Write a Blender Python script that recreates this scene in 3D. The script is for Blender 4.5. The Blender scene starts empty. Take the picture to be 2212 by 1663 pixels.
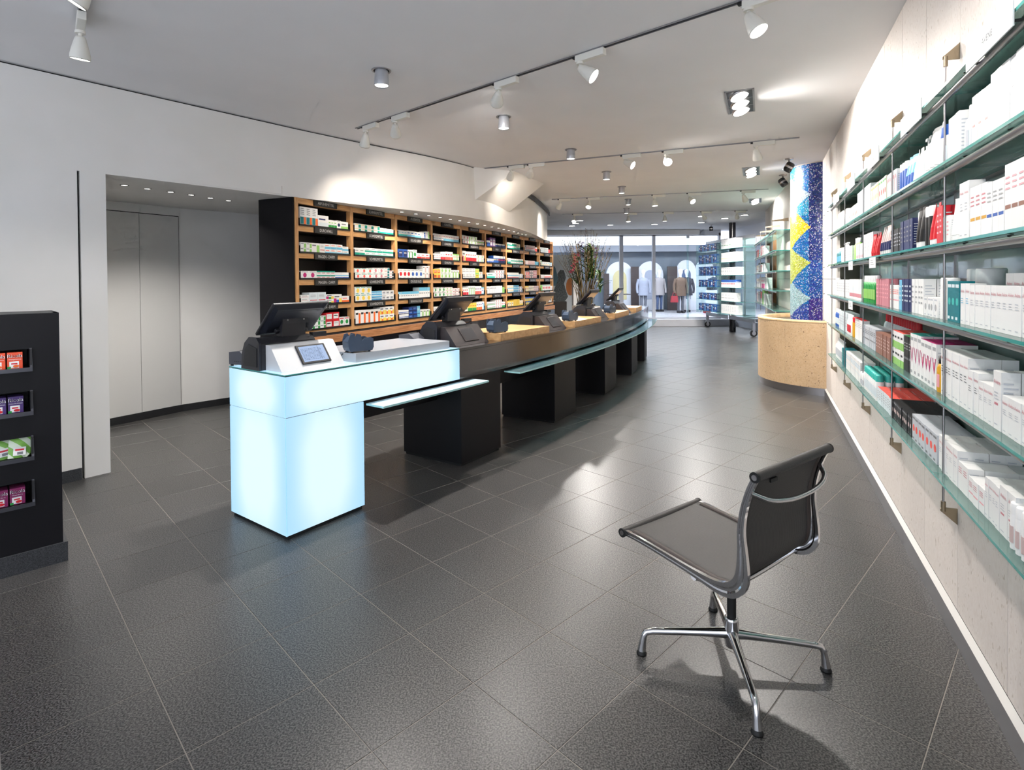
import bpy, bmesh, math, random
from mathutils import Vector, Matrix

# ------------------------------------------------------------------ camera, world, exposure
SC = bpy.context.scene
COL = SC.collection
rnd = random.Random(11)
PI = math.pi
CAM_Z = 1.4496
ROLL, PITCH, FPX, PPY = 0.00686, 0.01459, 1194.585, 621.362


def make_camera():
    f = Vector((0, math.cos(PITCH), -math.sin(PITCH)))
    u = Vector((0, math.sin(PITCH), math.cos(PITCH)))
    r = Vector((1, 0, 0))
    r2 = math.cos(ROLL) * r - math.sin(ROLL) * u
    u2 = math.sin(ROLL) * r + math.cos(ROLL) * u
    cd = bpy.data.cameras.new('camera')
    cd.sensor_fit = 'HORIZONTAL'
    cd.sensor_width = 36.0
    cd.lens = FPX / 2212 * 36.0
    cd.shift_x = 0.0
    cd.shift_y = -(831.5 - PPY) / 2212
    cd.clip_end = 200
    o = bpy.data.objects.new('camera', cd)
    COL.objects.link(o)
    m = Matrix(((r2.x, u2.x, -f.x, 0), (r2.y, u2.y, -f.y, 0), (r2.z, u2.z, -f.z, CAM_Z), (0, 0, 0, 1)))
    o.matrix_world = m
    SC.camera = o


make_camera()
W = bpy.data.worlds.new('world')
SC.world = W
W.use_nodes = True
W.node_tree.nodes['Background'].inputs[0].default_value = (0.82, 0.88, 1.0, 1)
W.node_tree.nodes['Background'].inputs[1].default_value = 1.9
SC.view_settings.view_transform = 'Standard'
SC.view_settings.look = 'None'
SC.view_settings.exposure = 0.25
SC.view_settings.gamma = 1.0
SC.view_settings.use_curve_mapping = False
SC.cycles.use_denoising = True
SC.cycles.max_bounces = 5
SC.cycles.diffuse_bounces = 3
SC.cycles.glossy_bounces = 3
SC.cycles.transparent_max_bounces = 10
SC.cycles.caustics_reflective = False
SC.cycles.caustics_refractive = False
SC.cycles.use_adaptive_sampling = True
SC.cycles.adaptive_threshold = 0.10
SC.cycles.adaptive_min_samples = 10
SC.cycles.sample_clamp_indirect = 6.0

# lamp levels (watts) of the shop's own fittings
P_SPOT, P_DOWN, P_SQ, P_SOFFIT, P_CORR, P_MALL = 165.0, 175.0, 200.0, 9.0, 30.0, 1100.0
WARM = (1.0, 0.88, 0.76)
NEUT = (1.0, 0.95, 0.90)


# ------------------------------------------------------------------ helpers
def lin(c):
    c /= 255.0
    return c / 12.92 if c <= 0.04045 else ((c + 0.055) / 1.055) ** 2.4


def rgb(r, g, b):
    return (lin(r), lin(g), lin(b), 1.0)


MATS = {}


def mat(name, col=(0.8, 0.8, 0.8, 1), rough=0.5, metal=0.0, spec=0.5, emit=None, es=0.0, coat=0.0):
    if name in MATS:
        return MATS[name]
    m = bpy.data.materials.new(name)
    m.use_nodes = True
    b = m.node_tree.nodes['Principled BSDF']
    b.inputs['Base Color'].default_value = col
    b.inputs['Roughness'].default_value = rough
    b.inputs['Metallic'].default_value = metal
    b.inputs['Specular IOR Level'].default_value = spec
    b.inputs['Coat Weight'].default_value = coat
    if emit:
        b.inputs['Emission Color'].default_value = emit
        b.inputs['Emission Strength'].default_value = es
    m.diffuse_color = col
    MATS[name] = m
    return m


def nodes_of(m):
    return m.node_tree.nodes, m.node_tree.links, m.node_tree.nodes['Principled BSDF']


def noisy(name, c1, c2, scale, rough=0.5, detail=4.0, lo=0.35, hi=0.65, stretch=(1, 1, 1), coord='Position', bump=0.0,
          spec=0.5, third=None, scale2=3.0, amount2=0.0, rand=0.0, metal=0.0, coat=0.0, rotz=0.0):
    """principled material whose colour runs c1..c2 over a noise, with optional large-scale mottling and per-object tone"""
    m = mat(name, c1, rough, metal, spec, coat=coat)
    n, l, b = nodes_of(m)
    if coord == 'Position':
        g = n.new('ShaderNodeNewGeometry').outputs['Position']
    else:
        g = n.new('ShaderNodeTexCoord').outputs[coord]
    mp = n.new('ShaderNodeMapping')
    mp.inputs['Scale'].default_value = stretch
    mp.inputs['Rotation'].default_value = (0, 0, rotz)
    l.new(g, mp.inputs['Vector'])
    t = n.new('ShaderNodeTexNoise')
    t.inputs['Scale'].default_value = scale
    t.inputs['Detail'].default_value = detail
    l.new(mp.outputs[0], t.inputs['Vector'])
    r = n.new('ShaderNodeValToRGB')
    r.color_ramp.elements[0].position = lo
    r.color_ramp.elements[0].color = c1
    r.color_ramp.elements[1].position = hi
    r.color_ramp.elements[1].color = c2
    if third:
        e = r.color_ramp.elements.new(third[0])
        e.color = third[1]
    l.new(t.outputs['Fac'], r.inputs['Fac'])
    out = r.outputs['Color']
    if amount2 > 0 or rand > 0:
        mul = n.new('ShaderNodeMath')
        mul.operation = 'MULTIPLY_ADD'
        mul.inputs[1].default_value = amount2
        mul.inputs[2].default_value = 1.0 - amount2 * 0.5
        t2 = n.new('ShaderNodeTexNoise')
        t2.inputs['Scale'].default_value = scale2
        l.new(g, t2.inputs['Vector'])
        l.new(t2.outputs['Fac'], mul.inputs[0])
        val = mul.outputs[0]
        if rand > 0:
            oi = n.new('ShaderNodeObjectInfo')
            m2 = n.new('ShaderNodeMath')
            m2.operation = 'MULTIPLY_ADD'
            m2.inputs[1].default_value = rand
            m2.inputs[2].default_value = -rand * 0.5
            l.new(oi.outputs['Random'], m2.inputs[0])
            ad = n.new('ShaderNodeMath')
            ad.operation = 'ADD'
            l.new(val, ad.inputs[0])
            l.new(m2.outputs[0], ad.inputs[1])
            val = ad.outputs[0]
        hs = n.new('ShaderNodeHueSaturation')
        l.new(val, hs.inputs['Value'])
        l.new(out, hs.inputs['Color'])
        out = hs.outputs['Color']
    l.new(out, b.inputs['Base Color'])
    if bump > 0:
        bp = n.new('ShaderNodeBump')
        bp.inputs['Strength'].default_value = bump
        bp.inputs['Distance'].default_value = 0.002
        l.new(t.outputs['Fac'], bp.inputs['Height'])
        l.new(bp.outputs['Normal'], b.inputs['Normal'])
    return m


def glass(name, tint, rough=0.01, ior=1.45, fmul=1.0, haze=0.0, hcol=(0.6, 0.85, 0.8, 1)):
    """clear sheet glass: tinted see-through plus Fresnel reflection"""
    if name in MATS:
        return MATS[name]
    m = bpy.data.materials.new(name)
    m.use_nodes = True
    n, l = m.node_tree.nodes, m.node_tree.links
    n.clear()
    o = n.new('ShaderNodeOutputMaterial')
    tr = n.new('ShaderNodeBsdfTransparent')
    tr.inputs[0].default_value = tint
    gl = n.new('ShaderNodeBsdfGlossy')
    gl.inputs['Roughness'].default_value = rough
    fr = n.new('ShaderNodeFresnel')
    fr.inputs['IOR'].default_value = ior
    mx = n.new('ShaderNodeMixShader')
    fac = fr.outputs[0]
    if fmul != 1.0:
        k = n.new('ShaderNodeMath')
        k.operation = 'MULTIPLY'
        k.inputs[1].default_value = fmul
        l.new(fac, k.inputs[0])
        fac = k.outputs[0]
    l.new(fac, mx.inputs[0])
    body = tr.outputs[0]
    if haze > 0:
        # painted haze: green diffuse and translucent mix that makes the glass look lit
        tl = n.new('ShaderNodeBsdfTranslucent')
        tl.inputs[0].default_value = hcol
        df = n.new('ShaderNodeBsdfDiffuse')
        df.inputs[0].default_value = hcol
        m1 = n.new('ShaderNodeMixShader')
        l.new(tl.outputs[0], m1.inputs[1])
        l.new(df.outputs[0], m1.inputs[2])
        m2 = n.new('ShaderNodeMixShader')
        m2.inputs[0].default_value = haze
        l.new(body, m2.inputs[1])
        l.new(m1.outputs[0], m2.inputs[2])
        body = m2.outputs[0]
    l.new(body, mx.inputs[1])
    l.new(gl.outputs[0], mx.inputs[2])
    l.new(mx.outputs[0], o.inputs[0])
    m.diffuse_color = tint
    MATS[name] = m
    return m


def emit_mat(name, col, strength):
    return mat(name, (0.8, 0.8, 0.8, 1), 0.4, emit=col, es=strength)


class B:
    """collects polygons of one mesh; each face has a material slot"""

    def __init__(s):
        s.v, s.f, s.m, s.sm = [], [], [], []
        s.mats = []
        s.T = Matrix.Identity(4)

    def slot(s, m):
        if m not in s.mats:
            s.mats.append(m)
        return s.mats.index(m)

    def add(s, vs, fs, m, smooth=False):
        k = len(s.v)
        T = s.T
        s.v += [tuple(T @ Vector(p)) for p in vs]
        i = s.slot(m)
        for f in fs:
            s.f.append(tuple(a + k for a in f))
            s.m.append(i)
            s.sm.append(smooth)
        return s

    def quad(s, a, b, c, d, m):
        return s.add([a, b, c, d], [(0, 1, 2, 3)], m)

    def box(s, x0, x1, y0, y1, z0, z1, m, bev=0.0):
        if bev <= 0:
            vs = [(x0, y0, z0), (x1, y0, z0), (x1, y1, z0), (x0, y1, z0), (x0, y0, z1), (x1, y0, z1), (x1, y1, z1), (x0, y1, z1)]
            fs = [(3, 2, 1, 0), (4, 5, 6, 7), (0, 1, 5, 4), (1, 2, 6, 5), (2, 3, 7, 6), (3, 0, 4, 7)]
            return s.add(vs, fs, m)
        bm = bmesh.new()
        vv = [bm.verts.new(p) for p in
              [(x0, y0, z0), (x1, y0, z0), (x1, y1, z0), (x0, y1, z0), (x0, y0, z1), (x1, y0, z1), (x1, y1, z1), (x0, y1, z1)]]
        for f in [(3, 2, 1, 0), (4, 5, 6, 7), (0, 1, 5, 4), (1, 2, 6, 5), (2, 3, 7, 6), (3, 0, 4, 7)]:
            bm.faces.new([vv[i] for i in f])
        bmesh.ops.bevel(bm, geom=list(bm.edges), offset=bev, segments=2, affect='EDGES', profile=0.5)
        bm.verts.index_update()
        vs = [tuple(v.co) for v in bm.verts]
        fs = [tuple(v.index for v in f.verts) for f in bm.faces]
        bm.free()
        return s.add(vs, fs, m)

    def prism(s, poly, z0, z1, m, mside=None):
        """poly: list of (x, y), counter-clockwise"""
        n = len(poly)
        vs = [(x, y, z0) for x, y in poly] + [(x, y, z1) for x, y in poly]
        s.add(vs, [tuple(range(n - 1, -1, -1)), tuple(range(n, 2 * n))], m)
        s.add(vs, [(i, (i + 1) % n, n + (i + 1) % n, n + i) for i in range(n)], mside or m)
        return s

    def extr(s, poly, y0, y1, m):
        """poly in (x, z), extruded along y"""
        n = len(poly)
        vs = [(x, y0, z) for x, z in poly] + [(x, y1, z) for x, z in poly]
        return s.add(vs, [tuple(range(n)), tuple(range(2 * n - 1, n - 1, -1))] +
                     [((i + 1) % n, i, n + i, n + (i + 1) % n) for i in range(n)], m)

    def extx(s, poly, x0, x1, m):
        """poly in (y, z), extruded along x"""
        n = len(poly)
        vs = [(x0, y, z) for y, z in poly] + [(x1, y, z) for y, z in poly]
        return s.add(vs, [tuple(range(n - 1, -1, -1)), tuple(range(n, 2 * n))] +
                     [(i, (i + 1) % n, n + (i + 1) % n, n + i) for i in range(n)], m)

    def lathe(s, prof, m, n=16, c=(0, 0), a0=0.0, a1=2 * PI, smooth=True, caps=True, sx=1.0, sy=1.0):
        full = abs(a1 - a0 - 2 * PI) < 1e-6
        k = n if full else n + 1
        vs = []
        for r, z in prof:
            for i in range(k):
                a = a0 + (a1 - a0) * i / n
                vs.append((c[0] + r * math.cos(a) * sx, c[1] + r * math.sin(a) * sy, z))
        fs = []
        for j in range(len(prof) - 1):
            for i in range(n):
                i2 = (i + 1) % k
                fs.append((j * k + i, j * k + i2, (j + 1) * k + i2, (j + 1) * k + i))
        s.add(vs, fs, m, smooth)
        if caps and full:
            if prof[0][0] > 1e-6:
                s.add(vs[:k], [tuple(range(k - 1, -1, -1))], m)
            if prof[-1][0] > 1e-6:
                s.add(vs[-k:], [tuple(range(k))], m)
        return s

    def cyl(s, p0, p1, r0, m, r1=None, n=12, caps=True, smooth=True):
        r1 = r0 if r1 is None else r1
        p0, p1 = Vector(p0), Vector(p1)
        d = (p1 - p0).normalized()
        a = d.orthogonal().normalized()
        b = d.cross(a)
        vs = []
        for p, r in ((p0, r0), (p1, r1)):
            for i in range(n):
                t = 2 * PI * i / n
                vs.append(tuple(p + a * (r * math.cos(t)) + b * (r * math.sin(t))))
        s.add(vs, [(i, (i + 1) % n, n + (i + 1) % n, n + i) for i in range(n)], m, smooth)
        if caps:
            s.add(vs, [tuple(range(n - 1, -1, -1)), tuple(range(n, 2 * n))], m)
        return s

    def sweep(s, pts, rad, m, n=8, caps=True, up=None, flat=1.0):
        """tube along pts; rad a number or a list; flat squeezes the section along the binormal"""
        P = [Vector(p) for p in pts]
        k = len(P)
        vs = []
        prev = None
        for i, p in enumerate(P):
            t = (P[min(i + 1, k - 1)] - P[max(i - 1, 0)]).normalized()
            if up is not None:
                a = Vector(up).cross(t)
                a = a.normalized() if a.length > 1e-6 else t.orthogonal().normalized()
            elif prev is None:
                a = t.orthogonal().normalized()
            else:
                a = (prev - t * prev.dot(t)).normalized()
            prev = a
            b = t.cross(a)
            r = rad[i] if isinstance(rad, (list, tuple)) else rad
            for j in range(n):
                q = 2 * PI * j / n
                vs.append(tuple(p + a * (r * math.cos(q)) + b * (r * flat * math.sin(q))))
        fs = [(i * n + j, i * n + (j + 1) % n, (i + 1) * n + (j + 1) % n, (i + 1) * n + j) for i in range(k - 1) for j in range(n)]
        s.add(vs, fs, m, True)
        if caps:
            s.add(vs[:n], [tuple(range(n - 1, -1, -1))], m)
            s.add(vs[-n:], [tuple(range(n))], m)
        return s

    def mesh(s, name):
        me = bpy.data.meshes.new(name)
        me.from_pydata(s.v, [], s.f)
        for m in s.mats:
            me.materials.append(m)
        me.polygons.foreach_set('material_index', s.m)
        me.polygons.foreach_set('use_smooth', s.sm)
        me.update()
        return me

    def build(s, name, parent=None, loc=(0, 0, 0), rz=0.0):
        return ob(name, s.mesh(name), parent, loc, rz)


def ob(name, me, parent=None, loc=(0, 0, 0), rz=0.0):
    o = bpy.data.objects.new(name, me)
    COL.objects.link(o)
    o.location = loc
    o.rotation_euler = (0, 0, rz)
    if parent is not None:
        o.parent = parent
    return o


def empty(name, loc=(0, 0, 0), rz=0.0):
    o = ob(name, None, None, loc, rz)
    o.empty_display_size = 0.05
    return o


def tag(o, label=None, cat=None, group=None, kind=None):
    if label:
        o['label'] = label
    if cat:
        o['category'] = cat
    if group:
        o['group'] = group
    if kind:
        o['kind'] = kind
    return o


def struct(o):
    o['kind'] = 'structure'
    return o


def dup(root, loc, rz, label=None):
    r = root.copy()
    COL.objects.link(r)
    r.location = loc
    r.rotation_euler = (0, 0, rz)
    if label:
        r['label'] = label
    for ch in root.children:
        c = ch.copy()
        COL.objects.link(c)
        c.parent = r
        for g in ch.children:
            d = g.copy()
            COL.objects.link(d)
            d.parent = c
    return r


def spot(name, loc, target, watts, angle, blend=0.6, col=NEUT, radius=0.04, parent=None):
    ld = bpy.data.lights.new(name, 'SPOT')
    ld.energy = watts
    ld.spot_size = math.radians(angle)
    ld.spot_blend = blend
    ld.color = col
    ld.shadow_soft_size = radius
    o = bpy.data.objects.new(name, ld)
    COL.objects.link(o)
    o.location = loc
    o.rotation_euler = (Vector(target) - Vector(loc)).to_track_quat('-Z', 'Y').to_euler()
    return o


def catmull(pts, n=8):
    out = []
    P = [Vector((*p, 0)) if len(p) == 2 else Vector(p) for p in pts]
    for i in range(len(P) - 1):
        p0, p1, p2, p3 = P[max(i - 1, 0)], P[i], P[i + 1], P[min(i + 2, len(P) - 1)]
        for k in range(n):
            t = k / n
            out.append(0.5 * ((2 * p1) + (p2 - p0) * t + (2 * p0 - 5 * p1 + 4 * p2 - p3) * t * t + (3 * p1 - p0 - 3 * p2 + p3) * t ** 3))
    out.append(P[-1])
    return out


_TXT = {}


def text_geo(t):
    """outline of a word: (verts, faces, width) with capital height 1, origin at lower left"""
    if t in _TXT:
        return _TXT[t]
    cu = bpy.data.curves.new('t', 'FONT')
    cu.body = t
    cu.resolution_u = 2
    o = bpy.data.objects.new('t', cu)
    COL.objects.link(o)
    dg = bpy.context.evaluated_depsgraph_get()
    me = o.evaluated_get(dg).to_mesh()
    vs = [(v.co.x, v.co.y) for v in me.vertices]
    fs = [tuple(p.vertices) for p in me.polygons]
    o.evaluated_get(dg).to_mesh_clear()
    bpy.data.objects.remove(o)
    bpy.data.curves.remove(cu)
    k = 1 / 0.69
    x0 = min(v[0] for v in vs)
    vs = [((x - x0) * k, y * k) for x, y in vs]
    _TXT[t] = (vs, fs, max(v[0] for v in vs))
    return _TXT[t]


def put_text(b, t, cx, cz, h, y, m, wmax=None, squeeze=1.0):
    """lettering in the x-z plane at depth y, facing -y, centred on (cx, cz)"""
    vs, fs, w = text_geo(t)
    kx = h * squeeze
    if wmax and w * kx > wmax:
        kx = wmax / w
    b.add([(cx + (x - w / 2) * kx, y, cz + (z - 0.5) * h) for x, z in vs], fs, m)

# ------------------------------------------------------------------ materials
PLASTER = noisy('white_plaster', rgb(232, 230, 226), rgb(236, 234, 231), 2.5, 0.75, detail=2)
CEIL = noisy('ceiling_paint', rgb(240, 239, 240), rgb(243, 242, 243), 2, 0.8, detail=2)
SATIN = mat('white_satin_paint', rgb(222, 222, 222), 0.45)
GRANITE = noisy('grey_granite', rgb(20, 20, 21), rgb(100, 98, 96), 170, 0.33, detail=4, lo=0.40, hi=0.64, rand=0.12, amount2=0.2,
                scale2=0.9, spec=0.5)
GRANITE_DK = noisy('dark_granite_skirting', rgb(34, 35, 37), rgb(70, 71, 74), 220, 0.4, detail=3)
GROUT = mat('tile_grout', rgb(138, 132, 124), 0.8)
STONE = noisy('cream_limestone', rgb(228, 220, 213), rgb(220, 210, 201), 60, 0.62, detail=6, lo=0.40, hi=0.75, third=(0.30, rgb(196, 184, 170)),
              amount2=0.12, scale2=3.0, rand=0.06, bump=0.3, stretch=(1, 1, 0.6))
TRAV = noisy('tan_limestone', rgb(206, 178, 142), rgb(190, 158, 120), 40, 0.5, detail=7, lo=0.4, hi=0.72, third=(0.30, rgb(140, 112, 82)),
             amount2=0.3, scale2=3.0, rand=0.08, bump=0.15)
BLACKGLOSS = mat('black_lacquer', rgb(24, 23, 27), 0.16, spec=0.7, coat=0.3)
BLACKSATIN = mat('black_satin_panel', rgb(15, 14, 18), 0.42, spec=0.28)
BLACKMAT = mat('black_plastic', rgb(30, 30, 33), 0.5)
BROWNBLACK = mat('brown_black_panel', rgb(50, 44, 45), 0.45)
DARKBACK = mat('dark_brown_back_panel', rgb(38, 30, 28), 0.5)
STEEL = mat('brushed_steel', rgb(176, 172, 172), 0.32, metal=1.0)
ALU = mat('grey_aluminium', rgb(160, 160, 164), 0.4, metal=0.9)
CHROME = mat('polished_aluminium', rgb(214, 214, 216), 0.09, metal=1.0)
BRASSY = mat('dull_nickel', rgb(166, 150, 126), 0.38, metal=0.9)
RUBBER = mat('black_rubber', rgb(18, 18, 18), 0.6)
GLASS_SH = glass('pale_green_shelf_glass', (0.84, 0.95, 0.92, 1), 0.01, fmul=0.8, haze=0.32, hcol=(0.50, 0.84, 0.77, 1))
GLASS_TEAL = glass('aqua_counter_glass', (0.50, 0.76, 0.80, 1), 0.02, haze=0.35, hcol=(0.38, 0.72, 0.80, 1))
GLASS_RK = glass('clear_rack_glass', (0.86, 0.94, 0.93, 1), 0.01, fmul=0.8, haze=0.06)
GLASS_CLR = glass('clear_window_glass', (0.93, 0.95, 0.97, 1), 0.0, fmul=0.9)
EDGE = mat('green_glass_edge', rgb(58, 158, 150), 0.15, spec=0.6)
EDGE_LT = mat('pale_aqua_glass_edge', rgb(176, 226, 226), 0.2, spec=0.6)
WOOD_V = noisy('beech_upright', rgb(214, 166, 112), rgb(188, 134, 82), 9, 0.42, detail=5, stretch=(9, 9, 0.7), coord='Object', amount2=0.06)
WOOD_H = noisy('beech_rail', rgb(216, 168, 114), rgb(190, 138, 84), 9, 0.42, detail=5, stretch=(0.7, 9, 9), coord='Object', amount2=0.12)
WOOD_LEDGE = noisy('beech_ledge', rgb(196, 142, 98), rgb(158, 104, 66), 9, 0.35, detail=5, stretch=(0.6, 9, 9), coord='Object', amount2=0.12)
WHITE = mat('white_print', rgb(238, 238, 238), 0.5)
LAMPWHITE = mat('white_lamp_housing', rgb(232, 230, 222), 0.4)
LENS = emit_mat('lit_lamp_lens', (1.0, 0.96, 0.90, 1), 9.0)
LENS_LOW = emit_mat('lit_small_lamp', (1.0, 0.95, 0.88, 1), 5.0)
DARKMESH = mat('dark_recess', rgb(12, 12, 14), 0.6)


def U(th):
    """unit vectors along a line of heading th (degrees from +y towards +x) and to its right"""
    a = math.radians(th)
    return Vector((math.sin(a), math.cos(a), 0)), Vector((math.cos(a), -math.sin(a), 0))


def strip(b, pts, z0, z1, m, thick=None, side=1):
    """vertical wall along a polyline pts; thick > 0 gives it depth to the left of travel"""
    n = len(pts)
    P = [Vector((p[0], p[1], 0)) for p in pts]
    off = []
    for i in range(n):
        t = (P[min(i + 1, n - 1)] - P[max(i - 1, 0)]).normalized()
        off.append(P[i] + Vector((-t.y, t.x, 0)) * (thick or 0) * side)
    for i in range(n - 1):
        a, c = P[i], P[i + 1]
        b.quad((a.x, a.y, z0), (c.x, c.y, z0), (c.x, c.y, z1), (a.x, a.y, z1), m)
        if thick:
            e, f = off[i], off[i + 1]
            b.quad((f.x, f.y, z0), (e.x, e.y, z0), (e.x, e.y, z1), (f.x, f.y, z1), m)
            b.quad((a.x, a.y, z1), (c.x, c.y, z1), (f.x, f.y, z1), (e.x, e.y, z1), m)
            b.quad((e.x, e.y, z0), (f.x, f.y, z0), (c.x, c.y, z0), (a.x, a.y, z0), m)
    if thick:
        for a, e in ((P[0], off[0]), (P[-1], off[-1])):
            b.quad((a.x, a.y, z0), (a.x, a.y, z1), (e.x, e.y, z1), (e.x, e.y, z0), m)


# ------------------------------------------------------------------ floor of granite tiles
CEIL_Z = 2.95
TA, TB = 0.4 * 1.02121, 0.4
GX0, GY0, GYAW = -1.14136, 11.76756, 0.77748
gc, gs = math.cos(GYAW), math.sin(GYAW)


def tile_pos(i, j):
    X = (i + 0.5) * 1.02121 - GX0
    Y = (j + 0.5) - GY0
    return 0.4 * (gc * X + gs * Y), 0.4 * (gs * X - gc * Y)


fb = B()
fb.box(-9, 14, -1.0, 17.45, -0.12, -0.0012, GROUT)
floor_o = struct(fb.build('floor'))


def tile_mesh(b):
    hx, hy, c = TA / 2 - 0.0016, TB / 2 - 0.0016, 0.0008
    top = [(-hx + c, -hy + c, 0), (hx - c, -hy + c, 0), (hx - c, hy - c, 0), (-hx + c, hy - c, 0)]
    low = [(-hx, -hy, -c), (hx, -hy, -c), (hx, hy, -c), (-hx, hy, -c)]
    bot = [(x, y, -0.01) for x, y, z in low]
    b.add(top + low + bot, [(0, 1, 2, 3)] + [(4 + i, 4 + (i + 1) % 4, (i + 1) % 4, i) for i in range(4)] +
          [(8 + i, 8 + (i + 1) % 4, 4 + (i + 1) % 4, 4 + i) for i in range(4)], GRANITE)


tb = B()
tile_mesh(tb)
TILE = tb.mesh('tile')
cand = []
for i in range(-26, 60):
    for j in range(-50, 30):
        x, y = tile_pos(i, j)
        if -5.2 < x < 9 and -0.75 < y < 17.2:
            vis = y > 1.15 and abs(x / y + 0.0) < 0.96
            if y > 4.5 and x < -4.4:
                vis = False
            if x > 1.45 + (y - 1.6) * 0.4515 or (y > 5.6 and x < -0.3 + (y - 7.0) * 0.1 - 1.9):
                vis = False
            cand.append((0 if vis else 1, x * x + y * y, x, y))
cand.sort()
rest = B()
for k, (v, d2, x, y) in enumerate(cand):
    if k < 300 and v == 0:
        ob('tile', TILE, floor_o, (x, y, 0), GYAW)
    else:
        rest.T = Matrix.Translation((x, y, 0)) @ Matrix.Rotation(GYAW, 4, 'Z')
        tile_mesh(rest)
rest.T = Matrix.Identity(4)
tag(rest.build('tile', floor_o), kind='stuff')

# ------------------------------------------------------------------ ceiling
cb = B()
cb.box(-9, 14, -1.2, 17.3, CEIL_Z, CEIL_Z + 0.2, CEIL)
ceiling = struct(cb.build('ceiling'))

# ------------------------------------------------------------------ left wall, opening, bulkhead
uL, nL = U(38.0)
A2 = Vector((-3.172, 4.076, 0))
A3 = A2 + uL * 0.16
wl = B()
W0 = A2 - uL * 5.0
strip(wl, [W0, A2 - uL * 0.016], 0, CEIL_Z - 0.014, PLASTER, 0.24)
wall_left = struct(wl.build('wall_left'))
pb = B()
strip(pb, [A2, A3], 0.0, 2.27, PLASTER, 0.24)
pil = struct(pb.build('trim_1'))
gb = B()
strip(gb, [A2 - uL * 0.016 - nL * 0.03, A2 - nL * 0.03], 0.0, 2.27, DARKMESH)
gb.build('shadow_gap', wall_left)
sk = B()
strip(sk, [W0 + nL * 0.012, A2 - uL * 0.02 + nL * 0.012], 0, 0.085, GRANITE_DK, 0.012)
struct(sk.build('baseboard_left'))

BK = [(-3.172 - 0.6157 * 0.016, 4.076 - 0.788 * 0.016), (-2.13, 5.41), (-1.75, 5.86), (-1.40, 6.25), (-0.97, 6.72), (-0.49, 7.40), (-0.06, 8.42),
      (0.36, 9.87), (0.70, 11.6), (0.80, 12.4)]
bkc = [Vector(((-3.172 - 0.0099), (4.076 - 0.0126), 0))] + catmull(BK[1:], 8)
bb = B()
strip(bb, bkc, 2.27, CEIL_Z - 0.014, PLASTER, 0.03)
# underside of the bulkhead, back to the cupboard wall
back = [p + Vector((-2.2, 0.95, 0)) for p in bkc]
for i in range(len(bkc) - 1):
    a, c, e, f = bkc[i], bkc[i + 1], back[i], back[i + 1]
    bb.quad((a.x, a.y, 2.271), (e.x, e.y, 2.271), (f.x, f.y, 2.271), (c.x, c.y, 2.271), PLASTER)
e0, e1 = bkc[-1], bkc[-1] + Vector((-2.2, 0.95, 0))
bb.quad((e0.x, e0.y, 2.27), (e0.x, e0.y, CEIL_Z), (e1.x, e1.y, CEIL_Z), (e1.x, e1.y, 2.27), PLASTER)
bulk = struct(bb.build('wall_bulkhead'))
g2 = B()
strip(g2, [p + Vector((-0.022, 0.012, 0)) for p in [W0] + bkc], CEIL_Z - 0.03, CEIL_Z + 0.002, DARKMESH)
g2.build('shadow_gap', bulk)
# raised dark strip painting the shadow gap where the bulkhead turns away
g3 = B()
gp = [bkc[i] + Vector((0.02 + 0.03 * k / 16, -0.01, 0)) for k, i in enumerate(range(len(bkc) - 21, len(bkc)))]
strip(g3, gp, CEIL_Z - 0.085, CEIL_Z - 0.001, mat('gap_shade_grey', rgb(70, 70, 74), 0.5), 0.02)
g3.build('gap_shade_strip', bulk)
# sloping wedge under the stair, from the ceiling down on to the bulkhead
wb = B()
a1, a2_, a3 = (-0.50, 7.38, CEIL_Z), (0.05, 7.687, CEIL_Z), (-0.485, 7.41, 2.52)
b2, b3, b1 = (0.513, 8.705, CEIL_Z), (-0.03, 8.47, 2.49), (0.10, 9.0, CEIL_Z)
m = PLASTER
wb.add([a1, a2_, a3, b1, b2, b3], [(0, 2, 1), (2, 5, 4, 1), (3, 4, 5), (0, 1, 4, 3), (0, 3, 5, 2)], m)
wb.build('stair_wedge', bulk)

# ------------------------------------------------------------------ corridor seen through the opening
uc, nc = U(30.0)
C0 = Vector((-4.058, 5.564, 0))
C2 = Vector((-3.702, 6.183, 0))
wc = B()
strip(wc, [C0 - uc * 4.0, C2], 0, 2.40, PLASTER, 0.15)
wall_corr = struct(wc.build('wall_corridor'))
u4, n4 = U(42.6)
wc2 = B()
strip(wc2, [C2, C2 + u4 * 0.02, C2 + u4 * 2.6], 0, 2.40, PLASTER, 0.15)
struct(wc2.build('wall_corridor_side'))
cc = B()
cp = [A2 - uL * 4 - nL * 0.2, A3 - nL * 0.0, Vector((-2.05, 5.45, 0)), Vector((-1.9, 8.2, 0)), C2 + u4 * 2.6, C2, C0 - uc * 4.0]
cc.prism([(p.x, p.y) for p in [A2 - uL * 4 - nL * 0.2, A2 - nL * 0.2, A3 - nL * 0.005, Vector((-2.2, 5.3, 0)), Vector((-1.9, 8.2, 0)),
                               C2 + u4 * 2.6, C2, C0 - uc * 4.0]], 2.283, 2.36, PLASTER)
struct(cc.build('ceiling_corridor'))
sk2 = B()
strip(sk2, [C0 - uc * 4 + nc * 0.012, C2 + nc * 0.012, C2 + u4 * 2.5 + n4 * 0.012], 0, 0.075, mat('black_skirting', rgb(36, 36, 38), 0.5), 0.012)
struct(sk2.build('baseboard_corridor'))
dr = empty('door_1', C0)
struct(dr)
DOORW = mat('white_door_panel', rgb(216, 215, 212), 0.5)
for a, c in ((-0.62, 0.285), (0.289, 0.69)):
    d = B()
    p, q = C0 + uc * a + nc * 0.010 - C0, C0 + uc * c + nc * 0.010 - C0
    strip(d, [p, q], 0.08, 2.172, DOORW, 0.008)
    d.build('door_leaf', dr)
d = B()
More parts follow.
